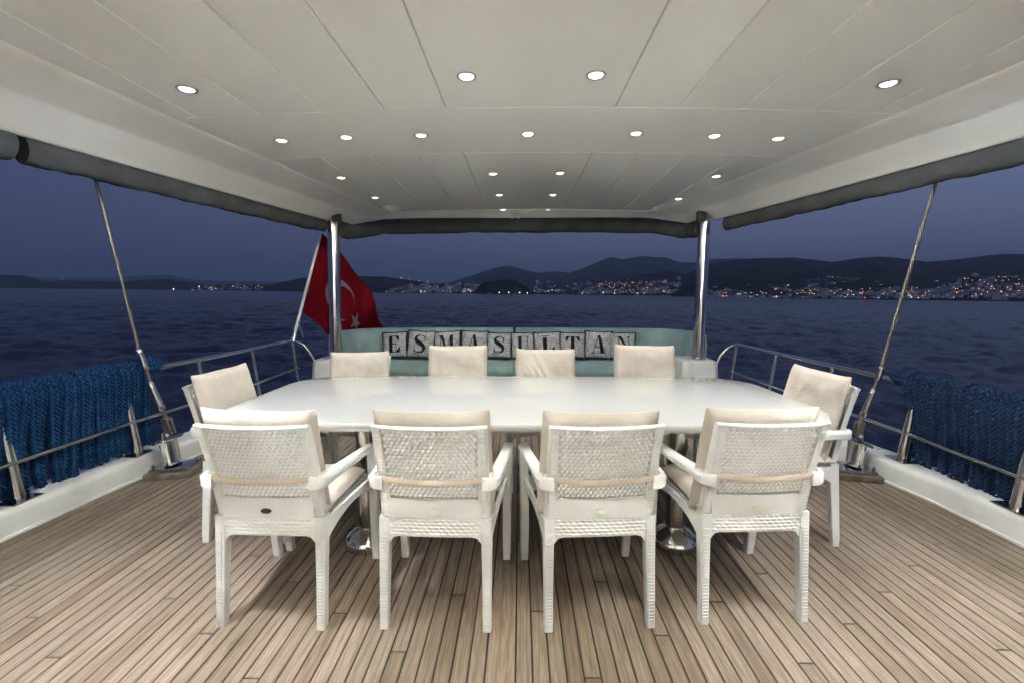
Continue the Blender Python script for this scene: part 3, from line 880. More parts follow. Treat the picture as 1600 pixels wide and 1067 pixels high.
# ------------------------------------------------------------------ rigging stays
def stay(P, label, base_px, base_z, sgn):
    """P: (photo px, py) along the stay, top to bottom"""
    base = at(*base_px, Z=base_z)
    A = [at(px, py, Y=base.y+0.02-(690-py)*0.0005) for px, py in P]
    t = thing('rigging_stay', label, 'rigging', base, 0, 'wire stays on steel pedestals')
    o0 = base
    up = A[0]+(A[0]-A[1])*1.2
    # twisted wire: three strands wound together
    bm = bmesh.new()
    ln = (A[1]-up).length
    d = (A[1]-up).normalized()
    a = d.cross(Vector((0, 0, 1))).normalized(); b = a.cross(d)
    n = int(ln/0.012)
    for q in range(3):
        tube(bm, [up+d*(ln*k/n)+(a*math.cos(k*0.75+q*2*PI/3)+b*math.sin(k*0.75+q*2*PI/3))*0.0062-o0 for k in range(n+1)], 0.0068, 6)
    obj('wire', fix(bm), M['wire'], t, True)
    def seg(name, i0, i1, r0, r1, m=M['steel']):
        p, q = A[i0], A[i1]
        bm = bmesh.new()
        rr = [r0*0.75, r0, r0, (r0+r1)/2, r1, r1, r1*0.75]
        tube(bm, [p.lerp(q, f)-o0 for f in (0, 0.04, 0.2, 0.5, 0.8, 0.96, 1)], rr, 12)
        return obj(name, fix(bm), m, t, True, 50)
    seg('swage_terminal', 1, 2, 0.019, 0.022)
    seg('threaded_rod', 2, 3, 0.013, 0.013, M['wire'])
    seg('turnbuckle', 3, 4, 0.021, 0.025)
    seg('threaded_rod', 4, 5, 0.014, 0.014, M['wire'])
    # toggle fork
    p, q = A[5], A[6]
    dv = (q-p).normalized(); sd = dv.cross(Vector((0, 1, 0))).normalized(); fw = sd.cross(dv)
    rot = Matrix((sd, fw, dv)).transposed()
    bm = bmesh.new()
    hl = (q-p).length
    for s_ in (-1, 1): box(bm, (p+q)/2+fw*0.022*s_-o0, (0.05, 0.012, hl*1.15), 0.004, rot)
    box(bm, p-o0, (0.045, 0.055, 0.03), 0.006, rot)
    obj('toggle', bm, M['wire'], t, True, 40)
    bm = bmesh.new(); tube(bm, [q-fw*0.04-o0, q+fw*0.04-o0], 0.014, 12); obj('clevis_pin', fix(bm), M['steel'], t, True, 40)
    # pedestal with slanted top flange
    topc = A[7]
    bot = Vector((base.x+sgn*0.02, base.y, base.z+0.07))
    dv = (topc-bot).normalized()
    e1 = Vector((0, 1, 0)); e1 = (e1-dv*e1.dot(dv)).normalized(); e2 = dv.cross(e1)
    rings = []
    for f, k in ((0, 1.02), (0.06, 0.94), (0.15, 0.90), (0.8, 1.0), (1.0, 1.04)):
        c = bot.lerp(topc, f)-o0
        rings.append([c+e1*(0.070*k*math.cos(2*PI*q/20))+e2*(0.052*k*math.sin(2*PI*q/20)) for q in range(20)])
    bm = bmesh.new(); loft(bm, rings)
    ped = obj('pedestal', fix(bm), M['steel'], t, True, 40)
    bm = bmesh.new()
    vw = (topc-EYE).normalized()
    n_ = (Vector((-sgn*0.77, 0.6, 0.30))).cross(vw).normalized()
    if n_.z < 0: n_ = -n_
    n_ = (n_-vw*0.14).normalized()
    g1 = Vector((1, 0, 0)); g1 = (g1-n_*g1.dot(n_)).normalized(); g2 = n_.cross(g1)
    loft(bm, [[topc+n_*dz-o0+g1*(0.115*math.cos(2*PI*q/20))+g2*(0.085*math.sin(2*PI*q/20)) for q in range(20)] for dz in (-0.004, 0.006)])
    obj('flange', fix(bm), M['steel'], ped, True, 40)
    bm = bmesh.new()
    box(bm, topc+n_*0.035-o0, (0.016, 0.07, 0.08), 0.006, (0.2, -0.2*sgn, 0)); obj('lug', bm, M['steel'], ped)
    bm = bmesh.new(); box(bm, (0, 0, 0.058), (0.27, 0.22, 0.024), 0.006, (0, 0, R(-14*sgn))); pl = obj('base_plate', bm, M['steel'], t)
    bm = bmesh.new(); box(bm, (0, -0.005, 0.023), (0.32, 0.26, 0.044), 0.006, (0, 0, R(-14*sgn))); obj('pad', bm, M['pad'], t)
    for sx in (-1, 1):
        for sy in (-1, 1):
            bm = bmesh.new(); lathe(bm, [(0.015, 0), (0.015, 0.008), (0.009, 0.011), (0.009, 0.02), (0.003, 0.023)], 6, (0.108*sx, 0.085*sy, 0.070)); obj('bolt', fix(bm), M['steel'], pl)
    return t
stay([(148, 277), (217, 545), (229, 578), (234, 596), (254, 640), (260, 655), (267, 676), (262, 686)], 'steel wire stay with turnbuckle rising from the deck edge behind the bright blue rope', (276, 738), 0.0, -1)
stay([(1462, 285), (1378, 572), (1371, 594), (1366, 607), (1348, 650), (1344, 660), (1339, 678), (1340, 690)], 'steel wire stay with turnbuckle rising from the deck edge beside the right end chair', (1328, 741), 0.0, 1)

# ================================================================== dining table
tx0, ty0, ty1, hw, rc = 0.01, 2.085, 3.36, 1.585, 0.33
TZ = 0.742
def rrect(ins, z):
    out = []
    r = rc-ins
    for cx, cy_, a0 in ((hw-rc, ty1-rc, 0), (-hw+rc, ty1-rc, 90), (-hw+rc, ty0+rc, 180), (hw-rc, ty0+rc, 270)):
        for k in range(13):
            a = R(a0+90*k/12)
            out.append(Vector((cx+r*math.cos(a)*1.0, cy_+r*math.sin(a), z)))
    # slight bow of the long and short sides
    res = []
    for p in out:
        u = p.x/hw; v = (p.y-(ty0+ty1)/2)/((ty1-ty0)/2)
        res.append(Vector((p.x*(1+0.012*(1-v*v)), p.y, p.z)))
    return res
tbl = thing('dining_table', 'long glossy white dining table with rounded corners on steel pedestals', 'table', (tx0, 0, 0))
bm = bmesh.new()
loft(bm, [rrect(0.05, TZ-0.045), rrect(0.012, TZ-0.040), rrect(0.002, TZ-0.030), rrect(0.0, TZ-0.020), rrect(0.003, TZ-0.009), rrect(0.010, TZ-0.002), rrect(0.02, TZ)])
obj('table_top', fix(bm), M['table'], tbl, True, 30)
for b in (Vector((-0.825, 2.345, 0)), Vector((0.842, 2.375, 0))):
    bm = bmesh.new()
    lathe(bm, [(0.124, 0.0), (0.127, 0.03), (0.122, 0.045), (0.11, 0.062), (0.075, 0.088), (0.058, 0.10), (0.054, 0.11)], 40, (b.x-tx0, b.y, 0))
    pd = obj('pedestal', fix(bm), M['steel'], tbl, True, 40)
    bm = bmesh.new(); tube(bm, [(b.x-tx0, b.y, 0.108), (b.x-tx0, b.y, 0.4), (b.x-tx0, b.y, TZ-0.06)], 0.05, 28); obj('column', fix(bm), M['steel'], pd, True, 40)
    bm = bmesh.new(); box(bm, (b.x-tx0, b.y+0.1, TZ-0.053), (0.24, 0.5, 0.014), 0.003); obj('bracket', bm, M['steel'], pd)

# ================================================================== chairs
def back_pt(u, v, off=0.0):
    """rear surface of the backrest; u -1..1 across, v 0 (seat) .. 1 (top)"""
    z = 0.455+0.405*v
    hwid = 0.207-0.002*v
    y = -0.205-0.075*v-0.03*v*v - 0.028*(1-u*u)*(0.4+0.6*v) + off
    return Vector((u*hwid, y, z))
def quadstrip(bm, pts_a, pts_b, th):
    """closed slab between two polylines with thickness th along +Y"""
    d = Vector((0, th, 0))
    loft(bm, [[a, b, b+d, a+d] for a, b in zip(pts_a, pts_b)])
def ribs(bm, p0, p1, wdir, ndir, wid, pitch=0.0135):
    ln = (p1-p0).length; n = int(ln/pitch); d = (p1-p0).normalized()
    rot = Matrix((wdir.normalized(), d, wdir.normalized().cross(d))).transposed()
    for k in range(1, n):
        c = p0+d*(k*pitch)+ndir*0.0
        box(bm, c, (wid, pitch*0.56, 0.004), 0, rot)
def build_chair():
    t = thing('armchair', 'x', 'chair', (0, 0, 0), 0, 'white rattan armchairs round the table')
    pm = M['plastic']
    for s in (-1, 1):
        # rear leg
        rings = []
        for z, x, y, w_, d_ in ((0, 0.210, -0.242, 0.033, 0.038), (0.2, 0.209, -0.222, 0.037, 0.042), (0.4, 0.207, -0.202, 0.043, 0.05), (0.46, 0.206, -0.198, 0.045, 0.05)):
            rings.append([Vector((s*x+a*w_/2, y+b*d_/2, z)) for a, b in ((-1, -0.8), (-0.8, -1), (0.8, -1), (1, -0.8), (1, 0.8), (0.8, 1), (-0.8, 1), (-1, 0.8))])
        bm = bmesh.new(); loft(bm, rings)
        ribs(bm, Vector((s*0.210, -0.2625, 0.02)), Vector((s*0.207, -0.2285, 0.42)), Vector((1, 0, 0)), Vector((0, -1, 0)), 0.021)
        obj('leg', fix(bm), pm, t)
    for s in (-1, 1):
        # front leg, widening up into the arm
        rings = []
        for z, x, y, w_, d_ in ((0, 0.262, 0.262, 0.036, 0.036), (0.2, 0.264, 0.247, 0.040, 0.042), (0.42, 0.268, 0.232, 0.042, 0.052), (0.55, 0.272, 0.226, 0.044, 0.060), (0.602, 0.274, 0.228, 0.046, 0.062)):
            rings.append([Vector((s*x+a*w_/2, y+b*d_/2, z)) for a, b in ((-1, -0.8), (-0.8, -1), (0.8, -1), (1, -0.8), (1, 0.8), (0.8, 1), (-0.8, 1), (-1, 0.8))])
        bm = bmesh.new(); loft(bm, rings)
        ribs(bm, Vector((s*(0.262+0.018), 0.262, 0.02)), Vector((s*(0.27+0.022), 0.228, 0.56)), Vector((0, 1, 0)), Vector((s, 0, 0)), 0.026)
        obj('leg', fix(bm), pm, t)
    # armrests: leave the back post, turn a rounded corner and run forward
    for s in (-1, 1):
        pth = smooth_path([Vector((s*0.200, -0.250, 0.632)), Vector((s*0.220, -0.252, 0.632)), Vector((s*0.235, -0.232, 0.630)), Vector((s*0.242, -0.16, 0.628)), Vector((s*0.256, 0.0, 0.620)), Vector((s*0.269, 0.16, 0.613)), Vector((s*0.274, 0.232, 0.608)), Vector((s*0.274, 0.258, 0.596))], 4)
        bm = bmesh.new()
        rings = []
        for i, p in enumerate(pth):
            d = (pth[min(i+1, len(pth)-1)]-pth[max(i-1, 0)]).normalized()
            a = d.cross(Vector((0, 0, 1))).normalized()
            w_ = 0.0225
            dp = 0.026*max(0, 1-i/len(pth)*1.6)
            rings.append([p+a*(w_*k)+Vector((0, 0, h)) for k, h in ((-1, -0.011-dp), (-1, 0.008), (-0.8, 0.014), (0.8, 0.015), (1, 0.008), (1, -0.011-dp), (0.8, -0.016-dp), (-0.8, -0.016-dp))])
        loft(bm, rings)
        # ribbed outer edge
        for i in range(6, len(pth)-3):
            for f in (0.25, 0.75):
                p = pth[i].lerp(pth[i+1], f)
                box(bm, p+Vector((s*0.0238, 0, -0.002)), (0.004, 0.012, 0.014))
        obj('armrest', fix(bm), pm, t, True, 40)
    # seat pan, front and side aprons
    bm = bmesh.new()
    box(bm, (0, 0.015, 0.43), (0.43, 0.46, 0.022), 0.006)
    obj('seat', bm, pm, t)
    for s in (-1, 1):
        bm = bmesh.new()
        n = 12
        top, bot = [], []
        for k in range(n+1):
            f = k/n
            y = -0.205+0.42*f; x = s*(0.212+0.048*f)
            top.append(Vector((x, y, 0.445+0.01*f)))
            arch = 0.055*math.sin(PI*min(1, f*1.0))**0.7 if 0 < f < 1 else 0
            bot.append(Vector((x, y, 0.345+0.035*f+arch)))
        d = Vector((s*0.014, 0, 0))
        loft(bm, [[a, b, b+d, a+d] for a, b in zip(top, bot)])
        obj('side_apron', fix(bm), pm, t)
    bm = bmesh.new()
    n = 14
    top = [Vector((-0.25+0.5*k/n, 0.232, 0.45)) for k in range(n+1)]
    bot = [Vector((-0.25+0.5*k/n, 0.232, 0.36+0.035*math.sin(PI*k/n)**0.5)) for k in range(n+1)]
    quadstrip(bm, top, bot, 0.014); obj('front_apron', fix(bm), pm, t)
    # rear apron with arched lower edge and woven band
    bm = bmesh.new()
    n = 20
    xs = [-0.188+0.376*k/n for k in range(n+1)]
    top = [Vector((x, -0.224-0.006*(1-(x/0.188)**2), 0.462)) for x in xs]
    bot = []
    for x in xs:
        e = max(0, (abs(x)-0.155)/0.033)
        bot.append(Vector((x, -0.224-0.006*(1-(x/0.188)**2), 0.382-0.03*e**2)))
    quadstrip(bm, top, bot, 0.016)
    for j in range(5):
        for i in range(14):
            x = -0.172+(i+0.5*(j % 2))*0.0258
            if abs(x) > 0.178: continue
            z = 0.393+j*0.0145
            lump(bm, Vector((x, -0.2255-0.006*(1-(x/0.188)**2), z)), Vector((1, 0, 0)), Vector((0, 0, 1)), Vector((0, 1, 0)), 0.0125, 0.0062, 0.0035)
    obj('rear_apron', fix(bm), M['weave'], t, True, 35)
    # smooth band above it
    bm = bmesh.new()
    n = 16
    us = [-0.93+1.86*k/n for k in range(n+1)]
    top = [back_pt(u, 0.225+0.02*(1-u*u)*0-0.012*math.cos(u*14)*0, -0.004) for u in us]
    bot = [Vector((p.x*0.97, -0.230-0.006*(1-u*u), 0.462)) for p, u in zip(top, us)]
    quadstrip(bm, top, bot, 0.012)
    obj('lower_back', fix(bm), pm, t, True, 40)
    # back frame: two posts and a top rim in one moulding
    bm = bmesh.new()
    for s in (-1, 1):
        a, b = [], []
        for k in range(13):
            v = k/12
            o_ = back_pt(s*1.07, v, -0.004); i_ = back_pt(s*(0.84+0.06*v), v, -0.004)
            a.append(o_); b.append(i_)
        rings = []
        for p, q in zip(a, b):
            m_ = p.lerp(q, 0.2)
            rings.append([p+Vector((0, 0.004, 0)), m_+Vector((0, -0.004, 0)), q+Vector((0, -0.002, 0)), q+Vector((0, 0.014, 0)), p+Vector((0, 0.030, 0))])
        loft(bm, rings)
        for k in range(27):
            v = 0.03+k*0.034
            c = back_pt(s*(0.95+0.02*v), v, -0.0065)
            box(bm, c, (0.019, 0.005, 0.0075), 0, (R(-12), 0, 0))
    n = 20
    rings = []
    for k in range(n+1):
        u = -1.075+2.15*k/n
        p = back_pt(u, 0.988, 0)
        rings.append([p+Vector((0, dy, dz)) for dy, dz in ((-0.006, -0.004), (-0.008, 0.003), (-0.004, 0.008), (0.008, 0.010), (0.016, 0.006), (0.016, -0.006), (0.006, -0.009))])
    loft(bm, rings)
    obj('back_frame', fix(bm), pm, t, True, 35)
    # woven panel
    bm = bmesh.new()
    rows, cols = 19, 18
    for j in range(rows):
        v = 0.235+0.735*(j+0.5)/rows
        for i in range(cols+1):
            uc = -0.86+1.72*(i+0.5*(j % 2))/cols
            if uc > 0.87: continue
            dv = 0.735/rows
            grid = []
            for a in (-1, -0.5, 0, 0.5, 1):
                hh = 0.52*(0.58+0.42*max(0, math.cos(a*PI/2))**0.6)
                row = []
                for b in (-1, 0, 1):
                    lift = 0.0065*(math.cos(a*PI/2)*0.95+0.05)*(1-0.5*b*b)-0.003*abs(a)
                    row.append(back_pt(max(-0.93, min(0.93, uc+a*0.53*1.72/cols)), v+b*hh*dv, 0.006-lift))
                grid.append(row)
            loft(bm, grid, closed=False)
    for v in bm.verts: pass
    obj('back_weave', fix(bm), M['weave'], t, True)
    # oval badge
    bm = bmesh.new()
    loft(bm, [[Vector((0.022*k_*math.cos(2*PI*q/20), -0.2385+dy, 0.492+0.011*k_*math.sin(2*PI*q/20))) for q in range(20)] for k_, dy in ((1, 0.004), (1, -0.003), (0.86, -0.0045), (0.82, -0.0032), (0.5, -0.0036))])
    obj('badge', fix(bm), M['badge'], t, True, 30)
    return t
def cushion(w_, h_, th, seed, wr=0.5, fold=0):
    """thin stuffed pad in local x (width), z (height), y (thickness), with creases and soft corners"""
    g = 26
    bm = bmesh.new()
    def P(u, v, s):
        su, sv = (u+1)/2, (v+1)/2
        ed = (max(0, 1-abs(u)**7)*max(0, 1-abs(v)**9))**0.42
        x = u*w_/2*(1-0.02*v*v*0+0.012*noise.noise((v*3, seed, 1)))
        z = v*h_/2*(1+0.010*noise.noise((u*3, seed, 4)))+0.008*abs(u)**6*(1 if v > 0 else -1)
        y = s*th/2*(0.16+0.84*ed)
        wv_ = noise.noise((u*1.7, v*2.3, seed*5.1+s))*0.010+noise.noise((u*5, v*4, seed*3.3+s*7))*0.0035
        if fold:
            q = u*1.2-v*0.7
            for c, k in ((-0.2, 26), (0.15, 34), (0.42, 22), (0.62, 40)):
                dd = q-c+0.1*noise.noise((v*2, c*9, seed))
                wv_ += 0.014*math.exp(-(dd*k)**2/4)*(1-0.5*abs(v))
        y += wv_*wr*ed*(1.0 if s > 0 or v > 0.7 else 0.3) - 0.012*(1-u*u)
        return Vector((x, y, z))
    for s in (-1, 1):
        grid = [[P(-1+2*i/g, -1+2*j/g, s) for i in range(g+1)] for j in range(g+1)]
        loft(bm, grid, closed=False)
    # side gusset with piping
    edge = [(-1+2*i/g, -1) for i in range(g)]+[(1, -1+2*j/g) for j in range(g)]+[(1-2*i/g, 1) for i in range(g)]+[(-1, 1-2*j/g) for j in range(g)]
    loft(bm, [[P(u, v, -1) for u, v in edge], [P(u, v, 0)*1.0+Vector((u*0.006 if abs(u) == 1 else 0, 0, v*0.006 if abs(v) == 1 else 0)) for u, v in edge], [P(u, v, 1) for u, v in edge]], True, False)
    bmesh.ops.remove_doubles(bm, verts=bm.verts[:], dist=1e-4)
    return fix(bm)
chair0 = build_chair()
back_me, seat_me = [], []
for i in range(5):
    o = obj('back_cushion', cushion(0.452, 0.465, 0.066, 20+i, 1.25, 1 if i == 4 else 0), M['linen'], chair0, True)
    o.modifiers.new('soft', 'SUBSURF').levels = 1
    o.modifiers['soft'].render_levels = 1
    back_me.append(o.data); bpy.data.objects.remove(o)
for i in range(2):
    o = obj('seat_cushion', cushion(0.445, 0.43, 0.062, 40+i, 0.9), M['linen'], chair0, True)
    seat_me.append(o.data); bpy.data.objects.remove(o)
def add_soft(t, kind, lift, shiftx=0.0):
    o = obj('back_cushion', back_me[kind], None, t)
    o.location = (shiftx+rnd.uniform(-0.004, 0.004), -0.196, 0.690+lift)
    o.rotation_euler = (R(13.5), rnd.uniform(-0.02, 0.02), 0)
    m_ = o.modifiers.new('soft', 'SUBSURF'); m_.levels = 1; m_.render_levels = 1
    s = obj('seat_cushion', seat_me[kind % 2], None, t)
    s.location = (0, 0.02, 0.472)
    s.rotation_euler = (R(-90), 0, 0)
def strap_obj(t, sag, seed):
    g = random.Random(seed)
    bm = bmesh.new()
    rings = []
    n = 24
    v0 = 0.45
    # behind the back
    for k in range(n+1):
        u = -1.09+2.18*k/n
        v = v0-sag*(1-u*u)+0.004*math.sin(u*5+seed)
        p = back_pt(u, v, -0.019+0.004*abs(u))
        hgt = 0.011
        rings.append([p+Vector((0, 0, -hgt)), p+Vector((0, -0.002, 0)), p+Vector((0, 0, hgt)), p+Vector((0, 0.003, hgt)), p+Vector((0, 0.003, -hgt))])
    # ends turn forward round the posts
    def end(u):
        p = back_pt(u*1.12, v0, 0)
        return [[q+Vector((u*0.004, dy, 0)) for q in [p+Vector((0, -0.002, -0.011)), p+Vector((0, -0.004, 0)), p+Vector((0, -0.002, 0.011)), p+Vector((-u*0.003, 0.0, 0.011)), p+Vector((-u*0.003, 0.0, -0.011))]] for dy in (0.0, 0.04, 0.075)]
    loft(bm, rings)
    e1 = end(1)
    loft(bm, e1)
    loft(bm, end(-1))
    obj('strap', fix(bm), M['strap'], t, True, 40)
strap0 = strap_obj(chair0, 0.025, 1)

CH = []
def place(c, x, y, rz, label, kind, lift, dark=False, shiftx=0.0):
    c.location = (x, y, 0); c.rotation_euler = (0, 0, rz); c['label'] = label
    add_soft(c, kind, lift, shiftx)
    if dark:
        for ch in c.children:
            if ch.name.startswith('badge'):
                ch.data = ch.data.copy(); ch.data.materials[0] = M['badge_dark']
                ch['label'] = 'black oval badge on the chair back'
    CH.append(c)
proto = [chair0]+[copy_tree(chair0) for _ in range(9)]
def front(i, pl, pr, label, kind, lift, dark=False, shiftx=0.0):
    lift -= 0.012
    a = at(*pl, Z=0); b = at(*pr, Z=0)
    mid = (a+b)/2
    rz = math.atan2(b.y-a.y, b.x-a.x)
    off = Vector((-math.sin(rz), math.cos(rz), 0))*0.262
    place(proto[i], mid.x+off.x, mid.y+off.y, rz, label, kind, lift, dark, shiftx)
front(0, (345, 980), (499, 985), 'white rattan armchair with the black oval badge, back to the viewer at the left', 0, 0.0, True)
front(1, (599, 983), (761, 988), 'white rattan armchair with cream badge, back to the viewer, left of the centre gap', 1, 0.0)
front(2, (857, 988), (1018, 981), 'white rattan armchair with cream badge, back to the viewer, right of the centre gap', 2, -0.004, False, -0.014)
front(3, (1104, 976), (1255, 972), 'white rattan armchair with cream badge, back to the viewer, by the right table end', 3, 0.0, False, -0.014)
a = at(317, 850, Z=0)
place(proto[4], a.x+0.25, a.y+0.235, R(-92), 'white armchair at the left end of the table, facing along it', 1, 0.0)
a = at(1310, 857, Z=0)
place(proto[5], a.x-0.25, a.y+0.235, R(93), 'white armchair at the right end of the table, facing along it', 0, 0.0)
for k, (px, Y, lab, kind, lift) in enumerate(((563, 3.48, 'white armchair beyond the table in front of the left locker, plain linen cushion', 2, -0.02),
        (716, 3.54, 'white armchair beyond the table in front of the M and A pillows', 3, 0.024),
        (852, 3.52, 'white armchair beyond the table whose linen cushion is creased diagonally', 4, 0.0),
        (1004, 3.54, 'white armchair beyond the table in front of the N pillow', 0, 0.03))):
    p = at(px, 545, Y=Y)
    place(proto[6+k], p.x, Y-0.25, PI+rnd.uniform(-0.03, 0.03), lab, kind, lift)

# ================================================================== sofa with lettered pillows
def plan(t_, inset=0.0):
    """centre line of the sofa back in plan, from the left front end round to the right front end"""
    pts = SPL
    return pts
SPL = smooth_path([(-2.33, 5.70, 0), (-2.30, 5.98, 0), (-2.16, 6.26, 0), (-1.80, 6.42, 0), (-1.2, 6.46, 0), (0, 6.48, 0), (1.1, 6.46, 0), (1.70, 6.42, 0), (2.05, 6.26, 0), (2.20, 5.98, 0), (2.23, 5.70, 0)], 8)
def sweep(path, prof, cap=True):
    """prof: (outward offset, z)"""
    rings = []
    for i, p in enumerate(path):
        d = (path[min(i+1, len(path)-1)]-path[max(i-1, 0)]).normalized()
        o_ = Vector((-d.y, d.x, 0))     # outward (aft) side
        k = 1.0
        rings.append([Vector((p.x+o_.x*a, p.y+o_.y*a, z)) for a, z in prof])
    bm = bmesh.new(); loft(bm, rings); return fix(bm)
sofa = thing('sofa', 'long curved teal velvet sofa across the stern behind the table', 'sofa', (-0.05, 6.1, 0))
so = sofa.location
def shift(bm): bmesh.ops.translate(bm, vec=-so, verts=bm.verts[:]); return bm
half = len(SPL)//2
prof_back = [(-0.10, 0.40), (-0.115, 0.50), (-0.09, 0.66), (-0.05, 0.79), (-0.02, 0.845), (0.02, 0.865), (0.07, 0.860), (0.10, 0.83), (0.11, 0.70), (0.10, 0.40)]
def split_path(a, b):
    return SPL[a:b]
mid_i = min(range(len(SPL)), key=lambda i: abs(SPL[i].x+0.09))
lp = SPL[:mid_i]+[Vector((-0.105, 6.48, 0))]
rp = [Vector((-0.065, 6.48, 0))]+[p for p in SPL[mid_i:] if p.x > -0.05]
lb = shift(sweep(lp, prof_back)); rb = shift(sweep(rp, prof_back))
obj('backrest', lb, M['velvet'], sofa, True, 50); obj('backrest', rb, M['velvet'], sofa, True, 50)
# seat cushions: two, with rounded front
def seat_piece(x0, x1, seed):
    rings = []
    n = 14
    for k in range(n+1):
        x = x0+(x1-x0)*k/n
        e = 1-abs(2*k/n-1)**12*0.5
        sag = 0.012*noise.noise((x*1.3, seed, 0))
        rings.append([Vector((x, y, z)) for y, z in ((5.74, 0.30), (5.715, 0.33), (5.71, 0.38), (5.73, 0.425*1), (5.80, 0.44+sag), (6.1, 0.445+sag), (6.36, 0.43), (6.36, 0.30))])
    bm = bmesh.new(); loft(bm, rings); return shift(fix(bm))
obj('seat_cushion', seat_piece(-2.2, -0.09, 1), M['velvet'], sofa, True, 50)
obj('seat_cushion', seat_piece(-0.08, 2.12, 2), M['velvet'], sofa, True, 50)
bm = bmesh.new(); box(bm, (-0.05, 6.07, 0.15), (4.35, 0.66, 0.29), 0.012); obj('base', shift(bm), M['coaming'], sofa)
# stern bulwark behind the sofa
bm = bmesh.new(); box(bm, (-0.05, 6.72, -0.2), (3.9, 0.12, 1.1), 0.03, seg=2); box(bm, (-0.05, 6.6, -1.6), (3.8, 0.3, 2.0), 0.03)
o = obj('transom', bm, M['coaming']); tag(o, 'white transom bulwark closing the stern behind the sofa', 'transom')

# letters as tapered strokes in a unit square
def letter_quads(ch):
    Q = []
    def rect(x0, y0, x1, y1): Q.append([(x0, y0), (x1, y0), (x1, y1), (x0, y1)])
    def quad(*p): Q.append(list(p))
    if ch == 'E':
        rect(.18, 0, .42, 1); rect(.05, .955, .86, 1); rect(.05, 0, .90, .045); rect(.42, .48, .66, .525)
        quad((.60, .955), (.86, .955), (.86, .68), (.83, .68)); quad((.62, .045), (.90, .045), (.93, .34), (.90, .34)); quad((.62, .38), (.66, .38), (.66, .63), (.62, .63))
    elif ch == 'L':
        rect(.22, 0, .47, 1); rect(.08, .955, .62, 1); rect(.08, 0, .90, .045); quad((.60, .045), (.90, .045), (.94, .36), (.91, .36))
    elif ch == 'T':
        rect(.38, 0, .62, 1); rect(.05, .955, .95, 1); rect(.24, 0, .76, .045)
        quad((.05, .955), (.30, .955), (.07, .66), (.04, .66)); quad((.70, .955), (.95, .955), (.96, .66), (.93, .66))
    elif ch == 'A':
        quad((.12, .03), (.17, .03), (.51, 1), (.46, 1)); quad((.60, .03), (.86, .03), (.58, 1), (.44, 1)); rect(.26, .30, .70, .345); rect(.02, 0, .30, .04); rect(.50, 0, .98, .04)
    elif ch == 'M':
        rect(.10, .03, .145, .97); quad((.10, 1), (.30, 1), (.55, .05), (.47, .05)); quad((.47, .05), (.52, .05), (.80, 1), (.755, 1)); rect(.72, .03, .92, 1); rect(.0, 0, .25, .04); rect(.62, 0, 1.0, .04); rect(.0, .96, .25, 1); rect(.74, .96, 1.0, 1)
    elif ch == 'N':
        rect(.14, .03, .185, .97); quad((.10, 1), (.34, 1), (.88, 0), (.80, 0)); rect(.82, .03, .865, .97); rect(.02, 0, .30, .04); rect(.02, .96, .28, 1); rect(.70, .96, .98, 1)
    elif ch == 'U':
        rect(.16, .28, .39, 1); rect(.03, .955, .52, 1); rect(.80, .28, .845, 1); rect(.68, .955, .97, 1)
        n = 10
        for k in range(n):
            a0, a1 = PI+PI*k/n, PI+PI*(k+1)/n
            def pt(a, o_):
                t_ = (a-PI)/PI
                w_ = .23*(1-t_)**1.2+.045+.03*math.sin(PI*t_)
                rx, ry = .3425, .28
                return (.5025+(rx-(0 if o_ else w_))*math.cos(a), .28+(ry-(0 if o_ else min(w_, .14)))*math.sin(a))
            quad(pt(a0, 1), pt(a1, 1), pt(a1, 0), pt(a0, 0))
    elif ch == 'S':
        ctr = [(.80, .74), (.74, .90), (.54, .975), (.32, .93), (.235, .78), (.32, .635), (.52, .52), (.70, .40), (.77, .235), (.66, .075), (.44, .025), (.24, .09), (.17, .27)]
        wd = [.03, .05, .045, .10, .17, .22, .25, .22, .17, .10, .045, .05, .03]
        pts = smooth_path([(x, y, 0) for x, y in ctr], 4)
        def wa(i):
            f = i/4; k = int(min(f, len(wd)-1.001)); return wd[k]+(wd[k+1]-wd[k])*(f-k)
        prev = None
        for i, p in enumerate(pts):
            d = (pts[min(i+1, len(pts)-1)]-pts[max(i-1, 0)]).normalized()
            nn = Vector((-d.y, d.x, 0))*wa(i)/2
            cur = ((p+nn)[:2], (p-nn)[:2])
            if prev: quad(prev[0], cur[0], cur[1], prev[1])
            prev = cur
        quad((.78, .98), (.81, .98), (.83, .64), (.79, .64)); quad((.15, .02), (.19, .02), (.19, .36), (.14, .36))
    return Q
